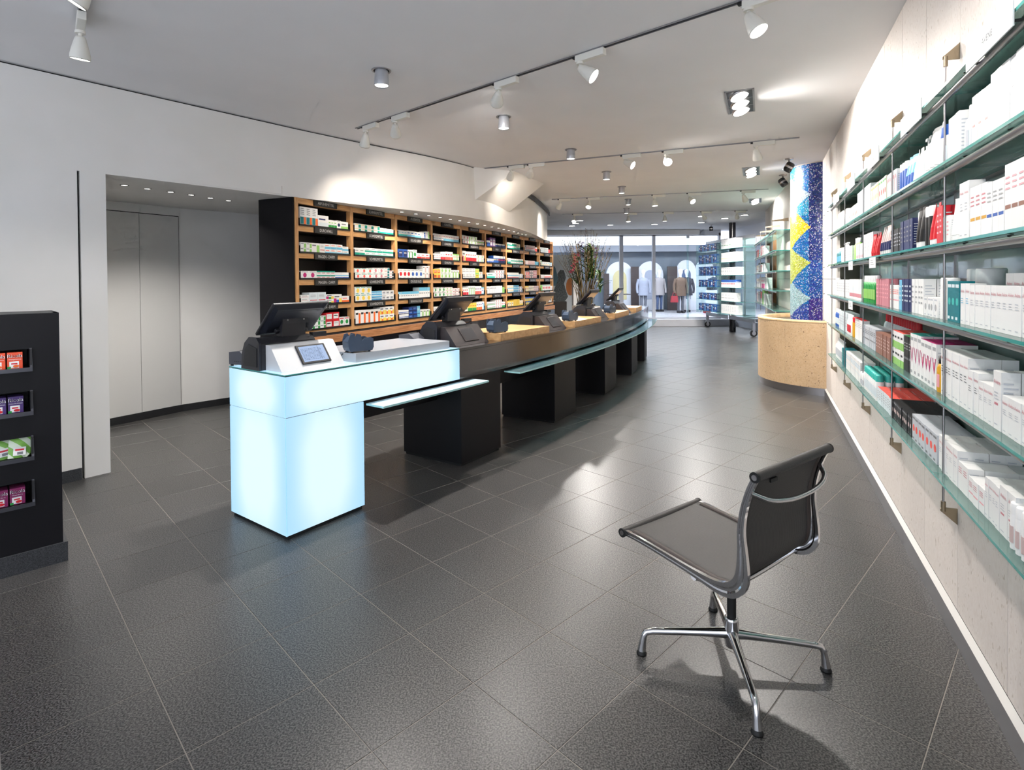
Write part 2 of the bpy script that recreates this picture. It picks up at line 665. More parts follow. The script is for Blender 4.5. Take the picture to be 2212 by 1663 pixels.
p, q = uc * -0.62 + nc * 0.003, uc * 0.698 + nc * 0.003
strip(d, [p, q], 0.08, 2.18, DARKMESH, 0.002)
d.build('door_reveal', dr)

# ------------------------------------------------------------------ right wall: limestone panels over and under a glass-backed niche
WA = 24.3
uR, nR = U(WA)
R0 = Vector((1.527, 1.642, 0))
WROT = math.radians(270 - WA)          # local -y faces the room, local +x runs towards the camera


def rw(s, off, z):
    """point of the right wall: s along it (away from the camera), off out of the wall"""
    return R0 + uR * s - nR * off + Vector((0, 0, z))


wall_right = struct(empty('wall_right', R0, WROT))
NZ0, NZ1, NS0, NS1, ND = 0.635, 2.19, -1.6, 4.30, 0.175
mb = B()
mb.box(-6.2, 2.4, 0.24, 0.5, 0, CEIL_Z, PLASTER)
mb.build('backing', wall_right)
J0, JP = 0.12, 0.495
for k in range(-4, 12):
    s0, s1 = J0 + JP * k, J0 + JP * (k + 1)
    x0, x1 = -s1 + 0.0018, -s0 - 0.0018
    zs = [(0.108, NZ0), (NZ1, CEIL_Z)] if s1 <= NS1 + 0.26 else [(0.108, 1.43), (1.434, 2.19), (2.194, CEIL_Z)]
    if s0 < NS1 < s1:
        zs = [(0.108, NZ0), (NZ1, CEIL_Z)]
        pb2 = B().box(-s1 + 0.0018, -NS1, 0, 0.2, NZ0 + 0.001, NZ1 - 0.001, STONE)
        pb2.build('stone_panel', wall_right)
    for z0, z1 in zs:
        pb2 = B().box(x0, x1, 0, 0.2 if z0 < 0.2 or z0 > 1.5 else 0.2, z0, z1, STONE, 0.0015)
        pb2.build('stone_panel', wall_right)
pl = B()
pl.box(-5.6, 2.4, -0.018, 0.0, 0.0, 0.085, ALU)
pl.add([(-5.6, -0.018, 0.085), (2.4, -0.018, 0.085), (2.4, 0, 0.106), (-5.6, 0, 0.106)], [(0, 1, 2, 3)], mat('white_plinth_cap', rgb(214, 211, 206), 0.4))
struct(pl.build('baseboard_right', None, R0, WROT))
NB = noisy('niche_back_glass', rgb(186, 208, 200), rgb(172, 198, 194), 1.2, 0.16, detail=1, spec=0.8, coat=0.5)
n1 = B()
n1.box(-NS1 + 0.02, 1.7, ND, ND + 0.02, NZ0, NZ1, NB)
n1.build('niche_back', wall_right)
n2 = B()
n2.box(-NS1, -NS1 + 0.02, 0.001, ND + 0.02, NZ0, NZ1, mat('olive_niche_end', rgb(112, 108, 92), 0.4))
n2.build('niche_end', wall_right)
n3 = B()
for k in range(6):
    x = 0.62 - 0.975 * k
    n3.box(x - 0.006, x + 0.006, ND - 0.008, ND, NZ0, NZ1, STEEL)
n3.build('niche_strip', wall_right)

# far stretch of the same wall, beyond the mosaic column
uF, nF = U(19.8)
F0 = Vector((4.02, 7.75, 0))
FROT = math.radians(270 - 19.8)
wall_far = struct(empty('wall_right_far', F0, FROT))
fl = 5.08
for k in range(10):
    x1, x0 = -k * 0.508 - 0.002, -(k + 1) * 0.508 + 0.002
    for z0, z1 in ((0, 1.43), (1.434, 2.19), (2.194, CEIL_Z)):
        B().box(x0, x1, 0.0, 0.12, z0, z1, STONE).build('stone_panel', wall_far)
B().box(-fl, 0, 0.121, 0.4, 0, CEIL_Z, PLASTER).build('backing', wall_far)

# ------------------------------------------------------------------ medicine cabinet behind the counter
CB = 24.1
uC, nC = U(CB)
K0 = Vector((-2.106, 5.393, 0))
CROT = math.radians(90 - CB)           # local x along the cabinet, local -y faces the room
CP, NCOL = 0.82, 9
RAILS = [(2.213, 2.268), (1.943, 1.997), (1.677, 1.726), (1.409, 1.464), (1.154, 1.204), (0.905, 0.950)]
cab = tag(empty('medicine_cabinet', K0, CROT), 'long beech medicine cabinet with nine columns of open compartments behind the counter', 'cabinet')
L = CP * NCOL
B().box(-0.016, 0.0, 0.012, 0.47, 0.0, 2.268, BLACKSATIN).build('side_panel', cab)
B().box(0.0, L, 0.36, 0.38, 0.9, 2.268, DARKBACK).build('back_panel', cab)
for k in range(NCOL + 1):
    x = k * CP
    w = 0.024 if 0 < k < NCOL else 0.042
    x0 = x - w if k == NCOL else (x if k == 0 else x - w)
    x1 = x if k == NCOL else (x + w if k == 0 else x + w)
    B().box(x0, x1, 0.0, 0.058, 0.905, 2.268, WOOD_V, 0.002).build('upright', cab)
    B().box(x0, x1, 0.058, 0.36, 0.905, 2.268, DARKBACK).build('inner_partition', cab)
for c in range(NCOL):
    x0 = c * CP + (0.042 if c == 0 else 0.024)
    x1 = (c + 1) * CP - (0.042 if c == NCOL - 1 else 0.024)
    for z0, z1 in RAILS:
        B().box(x0, x1, 0.004, 0.058, z0, z1, WOOD_H).build('shelf_board', cab)
        B().box(x0, x1, 0.058, 0.36, z0, z1, DARKBACK).build('inner_shelf', cab)
B().box(0, L, -0.012, 0.36, 0.882, 0.8965, BLACKMAT).build('shadow_strip', cab)
B().box(-0.0, L, -0.035, 0.36, 0.800, 0.882, WOOD_LEDGE, 0.003).build('ledge', cab)
for c in range(NCOL):
    d = B()
    x0 = c * CP
    for r in range(3):
        z1 = 0.795 - r * 0.25
        d.box(x0 + 0.003, x0 + CP - 0.003, -0.03, 0.3, z1 - 0.245, z1, BLACKGLOSS)
    o = d.build('drawer_unit', cab)
SIGN = mat('black_sign_plate', rgb(26, 25, 24), 0.4)
SIGNTXT = mat('white_sign_lettering', rgb(206, 206, 204), 0.5)
SIGNS = [
    ['ABFÜHRMITTEL', 'DURCHFALL', 'MAGEN - DARM', 'MAGEN - DARM', 'MAGEN - DARM'],
    ['SCHMERZMITTEL'] * 5,
    ['AUGENMITTEL', 'GESUND LEBEN', 'GESUND LEBEN', 'SCHÜSSLER SALZE', 'BERUHIGUNG & SCHLAF'],
    ['SCHNUPFEN', 'SCHNUPFEN', 'SCHNUPFEN', 'NATURHEILMITTEL', 'FRAUENGESUNDHEIT'],
    ['HALS & RACHEN', 'HALS & RACHEN', 'HUSTEN', 'HUSTEN', 'FÜR DIE KINDER'],
    ['VITAMINE', 'IMMUN', 'ERKÄLTUNG', 'ERKÄLTUNG', 'ERKÄLTUNG'],
    ['SCHMERZMITTEL', 'SCHMERZMITTEL', 'SCHMERZMITTEL', 'SCHMERZMITTEL', 'RHEUMAMITTEL'],
    ['MUND & ZÄHNE', 'MUND & ZÄHNE', 'MUND & ZÄHNE', 'WUNDVERBAND', 'WUNDVERBAND'],
    ['HAUTMITTEL'] * 5,
]
for c in range(NCOL):
    cx = c * CP + CP / 2
    for r in range(5):
        z0, z1 = RAILS[r]
        zc = (z0 + z1) / 2 + (0.004 if r == 0 else -0.002)
        s = B().box(cx - 0.165, cx + 0.165, -0.012, 0.003, zc - 0.031, zc + 0.031, SIGN)
        so = s.build('sign_plate', cab)
        t = B()
        put_text(t, SIGNS[c][r], cx, zc, 0.030, -0.0126, SIGNTXT, 0.25, 0.78)
        t.build('lettering', so)
# black metal trays standing on the boards
TR_ = mat('black_metal_tray', rgb(16, 16, 17), 0.4)
for c in range(NCOL):
    x0 = c * CP + 0.034
    x1 = (c + 1) * CP - 0.034
    if c == 0:
        x0 += 0.018
    for r in range(5):
        z = RAILS[r + 1][1] + 0.0005
        t = B()
        t.box(x0, x1, -0.006, 0.16, z, z + 0.004, TR_)
        t.box(x0, x1, -0.008, -0.004, z, z + 0.016, TR_)
        t.box(x0, x0 + 0.004, -0.006, 0.16, z, z + 0.075, TR_)
        t.box(x1 - 0.004, x1, -0.006, 0.16, z, z + 0.075, TR_)
        t.build('tray', cab)

# ---- products: printed cartons, bottles, tubes
PAL = dict(W=(240, 240, 238), T=(0, 150, 128), O=(240, 112, 48), G=(42, 150, 70), L=(150, 205, 110), B=(38, 92, 178), N=(24, 38, 92), R=(208, 30, 44),
           P=(240, 170, 178), M=(190, 24, 112), Y=(246, 212, 88), K=(28, 28, 30), E=(168, 170, 172), U=(110, 60, 130), A=(112, 190, 222), D=(120, 122, 126),
           C=(236, 226, 204), S=(196, 200, 206), V=(206, 128, 138), H=(60, 190, 178), I=(250, 96, 84), J=(214, 160, 40), Q=(150, 104, 88), X=(222, 232, 236),
           F=(214, 190, 186), Z=(0, 120, 130))


def pc(k):
    return mat('print_' + k, rgb(*PAL[k]), 0.42)


_bm = {}


def ov(b, w, d, h, face, u0, u1, v0, v1, m, e=0.0004):
    if face == 'f':
        y = -d / 2 - e
        b.quad((-w / 2 + u0 * w, y, v0 * h), (-w / 2 + u1 * w, y, v0 * h), (-w / 2 + u1 * w, y, v1 * h), (-w / 2 + u0 * w, y, v1 * h), m)
    elif face == 's':
        x = w / 2 + e
        b.quad((x, -d / 2 + u0 * d, v0 * h), (x, -d / 2 + u1 * d, v0 * h), (x, -d / 2 + u1 * d, v1 * h), (x, -d / 2 + u0 * d, v1 * h), m)
    else:
        z = h + e
        b.quad((-w / 2 + u0 * w, -d / 2 + v0 * d, z), (-w / 2 + u1 * w, -d / 2 + v0 * d, z), (-w / 2 + u1 * w, -d / 2 + v1 * d, z),
               (-w / 2 + u0 * w, -d / 2 + v1 * d, z), m)


def txtlines(b, w, d, h, face, u0, u1, v0, v1, n, m, seed=0):
    r = random.Random(seed)
    for i in range(n):
        v = v1 - (v1 - v0) * (i + 0.5) / n
        t = (v1 - v0) / n * 0.17
        ov(b, w, d, h, face, u0, u0 + (u1 - u0) * r.uniform(0.6, 1.0), v - t, v + t, m, 0.0008)


def carton(w, d, h, base='W', pat='p', c1='E', c2='D', word=None, wc='R', wpos=0.8, wh=0.012, side=True, top=None):
    key = (round(w, 4), round(d, 4), round(h, 4), base, pat, c1, c2, word, wc, wpos, wh, side, top)
    if key in _bm:
        return _bm[key]
    b = B()
    b.box(-w / 2, w / 2, -d / 2, d / 2, 0, h, pc(base))
    f = lambda *a: ov(b, w, d, h, 'f', *a)
    if pat == 'b':
        f(0, 1, 0, 0.42, pc(c1))
        ov(b, w, d, h, 's', 0, 1, 0, 0.42, pc(c1))
        f(0.1, 0.7, 0.62, 0.74, pc(c2))
    elif pat == 't':
        f(0, 1, 0.68, 1, pc(c1))
        ov(b, w, d, h, 's', 0, 1, 0.68, 1, pc(c1))
        ov(b, w, d, h, 't', 0, 1, 0, 1, pc(c1))
        f(0.12, 0.8, 0.42, 0.54, pc(c2))
    elif pat == 'v':
        f(0.62, 0.98, 0, 0.8, pc(c1))
        f(0.08, 0.55, 0.70, 0.84, pc(c2))
    elif pat == 'd':
        k = 10
        rx = min(0.3, 0.3 * h / w)
        rz = rx * w / h
        b.add([(w * rx * math.cos(2 * PI * i / k), -d / 2 - 0.0005, h * 0.5 + h * rz * math.sin(2 * PI * i / k)) for i in range(k)], [tuple(range(k))], pc(c1))
        f(0.1, 0.9, 0.84, 0.92, pc(c2))
        f(0.1, 0.6, 0.06, 0.13, pc(c2))
    elif pat == 'l':
        f(0.12, 0.88, 0.18, 0.82, pc(c1))
        f(0.2, 0.75, 0.52, 0.66, pc(c2))
    elif pat == 's':
        f(0, 1, 0.12, 0.3, pc(c1))
        f(0, 1, 0.45, 0.6, pc(c2))
    elif pat == 'h':
        f(0.05, 0.6, 0.08, 0.46, pc(c1))
        f(0.62, 1, 0, 0.46, pc(c2))
        txtlines(b, w, d, h, 'f', 0.1, 0.8, 0.55, 0.95, 4, pc('D'), 3)
    elif pat == 'm':
        f(0.08, 0.92, 0.34, 0.40, pc(c1))
        txtlines(b, w, d, h, 'f', 0.14, 0.84, 0.6, 0.84, 3, pc(c2), 5)
    elif pat == 'x':
        f(0.0, 0.33, 0, 0.55, pc(c1))
        f(0.33, 0.66, 0, 0.4, pc(c2))
        f(0.66, 1.0, 0, 0.55, pc('Y'))
        f(0.1, 0.7, 0.66, 0.82, pc('D'))
    elif pat == 'g':
        # fine-printed cosmetic carton: wordmark, lines of text, ring
        txtlines(b, w, d, h, 'f', 0.14, 0.80, 0.50, 0.66, 3, pc(c2), 7)
        if c1 != 'W':
            f(0.14, 0.62, 0.42, 0.46, pc(c1))
        txtlines(b, w, d, h, 'f', 0.14, 0.7, 0.06, 0.12, 1, pc('S'), 9)
    else:
        txtlines(b, w, d, h, 'f', 0.12, 0.88, 0.25, 0.85, 4, pc(c1), 4)
    if side:
        txtlines(b, w, d, h, 's', 0.12, 0.9, 0.15, 0.85, 9, pc('S'), 8)
    if top:
        ov(b, w, d, h, 't', 0, 1, 0, 1, pc(top))
    if word:
        put_text(b, word, 0, wpos * h, wh, -d / 2 - 0.001, pc(wc), w * 0.84)
    me = b.mesh('carton')
    me['_b'] = 1
    _bm[key] = me
    _bd[me.name] = b
    return me


_bd = {}


def place(builder, me, M4):
    """append a product mesh to a joined field of pieces"""
    b = _bd[me.name]
    k = len(builder.v)
    builder.v += [tuple(M4 @ Vector(p)) for p in b.v]
    idx = [builder.slot(m) for m in b.mats]
    for f, mi, sm in zip(b.f, b.m, b.sm):
        builder.f.append(tuple(a + k for a in f))
        builder.m.append(idx[mi])
        builder.sm.append(sm)


# (across, high, width, height, base, pattern, colour 1, colour 2) for each run, left to right; rows top to bottom
MED = [
  [  # column 1
    [(3,1,.088,.185,'W','h','Z','O'),(1,1,.165,.125,'W','b','X','N'),(3,1,.045,.09,'W','b','G','L'),(1,1,.07,.095,'W','d','N','E'),(1,1,.125,.09,'W','b','L','D')],
    [(2,2,.078,.052,'W','v','L','D'),(1,1,.115,.105,'W','v','L','D'),(1,1,.075,.105,'W','m','R','E'),(3,2,.09,.054,'W','b','A','I'),(1,2,.1,.046,'W','b','A','E')],
    [(2,1,.112,.082,'W','d','M','E'),(4,2,.072,.042,'W','t','T','R'),(2,1,.112,.072,'W','s','B','A')],
    [(1,3,.11,.034,'W','m','R','D'),(2,1,.115,.125,'X','m','R','E'),(1,2,.11,.05,'W','x','M','G'),(1,1,.12,.098,'W','x','M','B'),(1,1,.115,.076,'W','b','O','I')],
    [(1,1,.1,.10,'W','p','E','D'),(3,3,.075,.045,'W','v','G','D'),(2,2,.098,.08,'R','l','W','S'),(2,1,.075,.10,'W','d','G','R')]],
  [  # column 2
    [(4,2,.104,.046,'W','v','T','Y'),(1,1,.125,.078,'W','b','T','Y'),(1,1,.12,.074,'W','b','T','E')],
    [(2,1,.085,.09,'W','b','T','E'),(5,2,.104,.048,'W','b','T','D')],
    [(3,2,.088,.062,'W','d','I','T'),(2,2,.085,.066,'W','d','V','D'),(1,4,.085,.034,'W','v','Z','R'),(1,3,.07,.034,'W','v','K','R')],
    [(3,2,.088,.086,'W','d','Y','T'),(2,4,.088,.029,'A','s','W','B'),(3,2,.072,.06,'W','l','S','K')],
    [(5,1,.082,.16,'W','v','O','K'),(3,2,.085,.088,'W','x','Y','O')]],
  [  # column 3
    [(3,1,.062,.082,'W','b','H','A'),(4,1,.075,.088,'W','b','A','B'),(1,4,.1,.024,'W','v','B','D'),(1,4,.09,.028,'W','v','L','B')],
    [(2,1,.1,.115,'B','l','N','W'),(2,1,.06,.115,'W','v','G','D'),(1,1,.09,.12,'W','d','G','D'),(1,1,.1,.08,'W','b','R','I'),(2,1,.1,.08,'W','b','I','R')],
    [(3,1,.09,.125,'W','d','R','E'),(3,1,.09,.125,'W','d','B','E'),(2,2,.085,.088,'W','v','F','D')],
    [(9,1,.048,.095,'W','t','A','E'),(5,1,.05,.145,'W','t','A','E')],
    [(2,2,.1,.058,'W','s','N','B'),(2,3,.092,.05,'N','l','B','S'),(1,1,.07,.155,'A','m','N','W'),(3,1,.075,.10,'W','v','L','D')]],
  [  # column 4
    [(4,1,.062,.10,'W','m','B','P'),(9,1,.045,.105,'W','b','A','V')],
    [(3,1,.06,.092,'W','m','V','U'),(2,1,.062,.12,'W','b','R','P'),(3,1,.07,.13,'W','b','I','R'),(3,1,.06,.105,'L','l','W','O')],
    [(2,2,.085,.068,'Y','l','O','W'),(3,2,.09,.078,'W','d','L','G'),(3,1,.075,.13,'W','v','L','E')],
    [(3,2,.09,.07,'W','d','G','K'),(2,3,.085,.046,'W','d','L','V'),(2,3,.085,.04,'W','v','F','R')],
    [(3,2,.09,.06,'W','p','E','D'),(2,2,.1,.06,'W','v','G','K')]],
  [  # column 5
    [(2,2,.095,.066,'W','d','V','D'),(1,1,.025,.135,'L','p','G','G'),(2,2,.1,.066,'W','d','L','G'),(2,2,.1,.044,'W','b','L','R')],
    [(1,1,.09,.165,'W','x','R','P'),(5,1,.06,.16,'W','b','R','I'),(2,2,.11,.06,'W','d','L','V')],
    [(4,2,.085,.082,'W','m','K','D'),(1,2,.11,.08,'L','l','Y','W'),(1,2,.1,.056,'W','d','O','G')],
    [(3,1,.055,.125,'W','b','R','I'),(4,1,.052,.145,'X','v','L','E'),(3,1,.065,.14,'W','b','I','U'),(1,1,.09,.12,'A','l','W','B')],
    [(2,1,.08,.12,'W','d','G','Y'),(4,1,.07,.13,'Y','b','G','O'),(3,1,.06,.14,'W','b','O','U'),(1,1,.08,.14,'W','v','A','B')]],
  [  # column 6
    [(2,1,.055,.105,'B','t','W','N'),(2,1,.085,.16,'U','l','S','M'),(5,1,.065,.07,'N','t','W','B')],
    [(4,1,.06,.075,'W','b','B','N'),(3,1,.06,.13,'B','t','W','Y'),(4,1,.06,.13,'N','t','W','R')],
    [(1,1,.25,.1,'W','b','H','T'),(2,3,.085,.05,'W','v','V','D'),(2,3,.075,.05,'X','v','D','V')],
    [(7,1,.042,.13,'W','v','S','D'),(4,1,.05,.135,'W','p','S','K'),(1,1,.075,.11,'L','p','G','W')],
    [(2,2,.14,.062,'W','s','G','D'),(3,3,.075,.05,'W','d','V','D'),(2,1,.06,.105,'W','b','G','R')]],
  [  # column 7
    [(2,2,.09,.06,'W','b','T','G'),(2,2,.08,.06,'T','t','W','G'),(1,1,.14,.11,'C','b','T','D')],
    [(1,1,.13,.11,'W','b','T','E'),(5,2,.1,.052,'W','b','T','D')],
    [(6,1,.07,.11,'W','s','V','A'),(2,2,.08,.045,'W','d','A','S')],
    [(3,2,.075,.07,'W','s','A','Y'),(3,3,.065,.045,'A','s','W','B'),(2,2,.07,.055,'W','d','B','K')],
    [(3,1,.09,.105,'Y','l','C','K'),(3,1,.1,.125,'Y','p','J','K'),(2,1,.09,.10,'C','b','Y','J')]],
  [  # column 8
    [(1,1,.08,.11,'W','v','V','D'),(4,1,.09,.12,'F','s','D','V'),(1,1,.09,.1,'I','t','W','R')],
    [(2,1,.07,.09,'W','m','R','V'),(4,1,.08,.09,'F','m','V','P'),(2,1,.09,.08,'A','p','Z','B')],
    [(2,2,.09,.07,'F','v','I','D'),(2,3,.085,.055,'D','l','F','S'),(2,3,.08,.055,'F','l','V','D')],
    [(2,1,.085,.11,'Y','l','C','O'),(3,2,.085,.058,'C','s','D','E'),(3,2,.085,.055,'F','m','N','B')],
    [(4,2,.1,.075,'Y','t','B','A'),(2,1,.1,.1,'W','b','T','D')]],
  [  # column 9
    [(4,1,.1,.115,'X','m','A','S'),(1,1,.08,.09,'I','p','R','W')],
    [(1,1,.07,.12,'W','v','G','T'),(4,1,.1,.09,'W','b','C','A'),(1,1,.1,.08,'A','l','W','B')],
    [(2,1,.1,.08,'W','p','V','D'),(4,1,.09,.08,'W','s','R','I'),(1,1,.08,.07,'W','p','E','D')],
    [(1,1,.1,.125,'L','p','G','G'),(5,1,.08,.13,'W','d','R','T'),(1,1,.1,.1,'W','p','E','D')],
    [(2,1,.09,.11,'L','b','W','K'),(4,1,.09,.10,'W','d','K','L')]],
]
CN = dict(W='white', T='teal', O='orange', G='green', L='light green', B='blue', N='navy', R='red', P='pink', M='magenta', Y='yellow', K='black', E='grey',
          U='purple', A='light blue', D='dark grey', C='cream', S='silver grey', V='old rose', H='turquoise', I='coral red', J='ochre', Q='brown',
          X='pale grey', F='pale rose', Z='petrol')
ORD = ['first', 'second', 'third', 'fourth', 'fifth', 'sixth', 'seventh', 'eighth', 'ninth', 'tenth', 'eleventh', 'twelfth', 'thirteenth', 'fourteenth', 'fifteenth', 'sixteenth',
       'seventeenth', 'eighteenth', 'nineteenth', 'twentieth', 'last', 'last']
NUM = ['one', 'two', 'three', 'four', 'five', 'six', 'seven', 'eight', 'nine']
ROWN = ['top', 'second', 'third', 'fourth', 'bottom']
PATN = dict(b='base band', t='top band', v='side panel', d='round mark', l='label panel', s='stripes', h='lower blocks', m='band', x='colour bars', p='small print')
far = B()
nmed = 0
Cmat = Matrix.Translation(K0) @ Matrix.Rotation(CROT, 4, 'Z')
usedlab = {}
for c in range(NCOL):
    for r in range(5):
        z = RAILS[r + 1][1] + 0.005
        x = c * CP + (0.066 if c == 0 else 0.046)
        avail = CP - 0.09 - (0.02 if c == 0 else 0)
        items = MED[c][r]
        tot = sum(i[0] * i[2] for i in items)
        kx = min(1.22, avail * 0.985 / tot)
        for (nx, ny, w, h, base, pat, c1, c2) in items:
            w2 = w * kx
            dep = 0.10
            me = carton(w2 - 0.0012, dep, h - 0.0008, base, pat, c1, c2, side=False)
            lab = '%s carton with %s %s, cabinet column %s row %s' % (CN[base], CN[c1], PATN[pat], NUM[c], NUM[r])
            k0 = usedlab.get(lab, 0)
            usedlab[lab] = k0 + nx
            for a in range(nx):
                for e in range(ny):
                    px, pz = x + (a + 0.5) * w2, z + e * h
                    M4 = Cmat @ Matrix.Translation((px, 0.052 + rnd.uniform(0, 0.006), pz))
                    if c < 4 or (c == 4 and nmed < 300):
                        o = ob('medicine_carton', me, None, M4.translation, CROT)
                        tag(o, lab + ', %s%s' % (ORD[k0 + a], ' from left' if ny == 1 else ' of %s layer' % (['lower', 'upper'] if ny == 2 else ['lowest', 'second', 'third', 'highest'])[e]), 'medicine box', 'cartons: ' + lab)
                        nmed += 1
                    else:
                        place(far, me, M4)
            x += nx * w2
tag(far.build('medicine_cartons'), 'small medicine cartons filling the far columns of the beech cabinet', 'medicine box', kind='stuff')

# ------------------------------------------------------------------ curved service counter
CH0, CS1, CRAD = math.radians(36.0), 1.0, 21.5
CX0, CY0 = -1.265, 3.062
_cs, _cx, _cy, _chh = [], [], [], []
x_, y_, ds = CX0, CY0, 0.01
for i in range(1000):
    s_ = i * ds
    h_ = CH0 - max(0.0, s_ - CS1) / CRAD
    _cs.append(s_); _cx.append(x_); _cy.append(y_); _chh.append(h_)
    x_ += math.sin(h_) * ds
    y_ += math.cos(h_) * ds


def cn(s, dep=0.0, z=0.0):
    """point of the counter: s along its front, dep into the counter (staff side)"""
    t = max(0.0, s) / ds
    i = min(int(t), 998)
    k = t - i
    x = _cx[i] + (_cx[i + 1] - _cx[i]) * k
    y = _cy[i] + (_cy[i + 1] - _cy[i]) * k
    h = _chh[i] + (_chh[i + 1] - _chh[i]) * k
    if s < 0:
        x += math.sin(h) * s
        y += math.cos(h) * s
    return Vector((x - math.cos(h) * dep, y + math.sin(h) * dep, z))


def crot(s):
    i = min(int(max(s, 0) / ds), 999)
    return PI / 2 - _chh[i]


def loft(b, s0, s1, d0, d1, z0, z1, m, mside=None, step=0.15, o=Vector((0, 0, 0))):
    """block following the counter's curve"""
    n = max(1, int(math.ceil((s1 - s0) / step)))
    ring = []
    for i in range(n + 1):
        s = s0 + (s1 - s0) * i / n
        ring.append([tuple(cn(s, d, z) - o) for d, z in ((d0, z0), (d1, z0), (d1, z1), (d0, z1))])
    mside = mside or m
    for i in range(n):
        a, c = ring[i], ring[i + 1]
        b.add(a + c, [(0, 1, 5, 4)], m)            # underside
        b.add(a + c, [(3, 7, 6, 2)], m)            # top
        b.add(a + c, [(0, 4, 7, 3), (1, 2, 6, 5)], mside)
    b.add(ring[0], [(0, 3, 2, 1)], mside)
    b.add(ring[-1], [(0, 1, 2, 3)], mside)


def lit_panel(name, lx, lz):
    """back-lit opal glass: brightest over the middle of the light box, falling off at its rim where the lamps end"""
    m = mat(name, rgb(220, 240, 250), 0.25, spec=0.4)
    n, l, b = nodes_of(m)
    tc = n.new('ShaderNodeTexCoord')
    sp = n.new('ShaderNodeSeparateXYZ')
    l.new(tc.outputs['Generated'], sp.inputs[0])

    def rim(sock, size):
        a = n.new('ShaderNodeMath'); a.operation = 'SUBTRACT'; a.inputs[1].default_value = 0.5
        l.new(sock, a.inputs[0])
        c = n.new('ShaderNodeMath'); c.operation = 'ABSOLUTE'
        l.new(a.outputs[0], c.inputs[0])
        d = n.new('ShaderNodeMath'); d.operation = 'MULTIPLY_ADD'
        d.inputs[1].default_value = -size; d.inputs[2].default_value = size * 0.5
        l.new(c.outputs[0], d.inputs[0])
        e = n.new('ShaderNodeMath'); e.operation = 'DIVIDE'; e.inputs[1].default_value = 0.20; e.use_clamp = True
        l.new(d.outputs[0], e.inputs[0])
        return e.outputs[0]
    p = n.new('ShaderNodeMath'); p.operation = 'MULTIPLY'
    l.new(rim(sp.outputs[0], lx), p.inputs[0])
    q = n.new('ShaderNodeMath'); q.operation = 'MULTIPLY_ADD'; q.inputs[1].default_value = 0.45; q.inputs[2].default_value = 0.55; q.use_clamp = True
    l.new(rim(sp.outputs[2], lz), q.inputs[0])
    l.new(q.outputs[0], p.inputs[1])
    r = n.new('ShaderNodeValToRGB')
    r.color_ramp.interpolation = 'EASE'
    r.color_ramp.elements[0].color = (0.42, 0.72, 1.0, 1)
    r.color_ramp.elements[1].color = (0.74, 0.94, 1.0, 1)
    r.color_ramp.elements[1].position = 0.85
    l.new(p.outputs[0], r.inputs['Fac'])
    b.inputs['Base Color'].default_value = (0.10, 0.12, 0.14, 1)
    l.new(r.outputs[0], b.inputs['Emission Color'])
    b.inputs['Emission Strength'].default_value = 0.86
    return m


LC = empty('illuminated_counter', cn(0, 0, 0), crot(0))
tag(LC, 'glowing pale blue glass end counter standing nearest the camera', 'counter')
B().box(0.012, 0.53, 0.012, 0.592, 0, 0.022, DARKMESH).build('plinth', LC)
EDGE_B = mat('bluish_glass_corner', rgb(150, 205, 240), 0.2, emit=(0.4, 0.72, 1.0, 1), es=0.6)


def panel(name, parent, x0, x1, z0, z1, m, loc, rz):
    o = B().box(x0, x1, 0.0, 0.008, z0, z1, m).build(name, parent, loc, rz)
    return o


LW, LD, AZ0, AZ1, LZ1 = 0.541, 0.604, 0.687, 0.914, 0.6815
panel('leg_front_glass', LC, 0.004, LW - 0.004, 0.024, LZ1, lit_panel('lit_leg_front', LW, 0.66), (0, 0, 0), 0)
panel('leg_end_glass', LC, 0.004, LD - 0.004, 0.024, LZ1, lit_panel('lit_leg_end', LD, 0.66), (0, LD, 0), -PI / 2)
panel('leg_inner_glass', LC, 0.004, LD - 0.004, 0.024, LZ1, lit_panel('lit_leg_inner', LD, 0.66), (LW, 0, 0), PI / 2)
panel('leg_back_glass', LC, 0.004, LW - 0.004, 0.024, LZ1, lit_panel('lit_leg_back', LW, 0.66), (LW, LD, 0), PI)
AL = 1.458
panel('apron_front_glass', LC, 0.004, AL, AZ0, AZ1, lit_panel('lit_apron_front', AL * 1.3, 0.5), (0, 0, 0), 0)
panel('apron_end_glass', LC, 0.004, LD - 0.004, AZ0, AZ1, lit_panel('lit_apron_end', LD, 0.5), (0, LD, 0), -PI / 2)
cnr = B()
for z0, z1 in ((0.024, LZ1), (AZ0, AZ1)):
    cnr.box(0, 0.004, 0, 0.004, z0, z1, EDGE_B)
    cnr.box(0, 0.004, LD - 0.004, LD, z0, z1, EDGE_B)
    cnr.box((LW if z0 < 0.1 else AL) - 0.004, (LW if z0 < 0.1 else AL), 0, 0.004, z0, z1, EDGE_B)
cnr.build('corner_edge', LC)
dk = B()
dk.box(0.01, AL, 0.01, LD - 0.01, LZ1, AZ0 + 0.002, DARKMESH)
dk.box(0.012, AL, 0.012, LD - 0.01, AZ1 - 0.002, AZ1 + 0.006, DARKMESH)
dk.build('shadow_joint', LC)
tp = B()
tp.box(-0.001, AL, -0.001, LD, AZ1 + 0.006, AZ1 + 0.013, lit_panel('lit_top', 2.2, 0.5))
tp.box(-0.0015, AL, -0.0018, -0.001, AZ1 + 0.006, AZ1 + 0.013, EDGE)
tp.box(-0.0018, -0.001, -0.001, LD, AZ1 + 0.006, AZ1 + 0.013, EDGE)
tp.build('top_glass', LC)
dw = B()
dw.box(LW + 0.01, AL, 0.24, 0.56, 0.50, 0.685, BLACKSATIN)
dw.build('drawer_box', LC)
ZC = 0.928

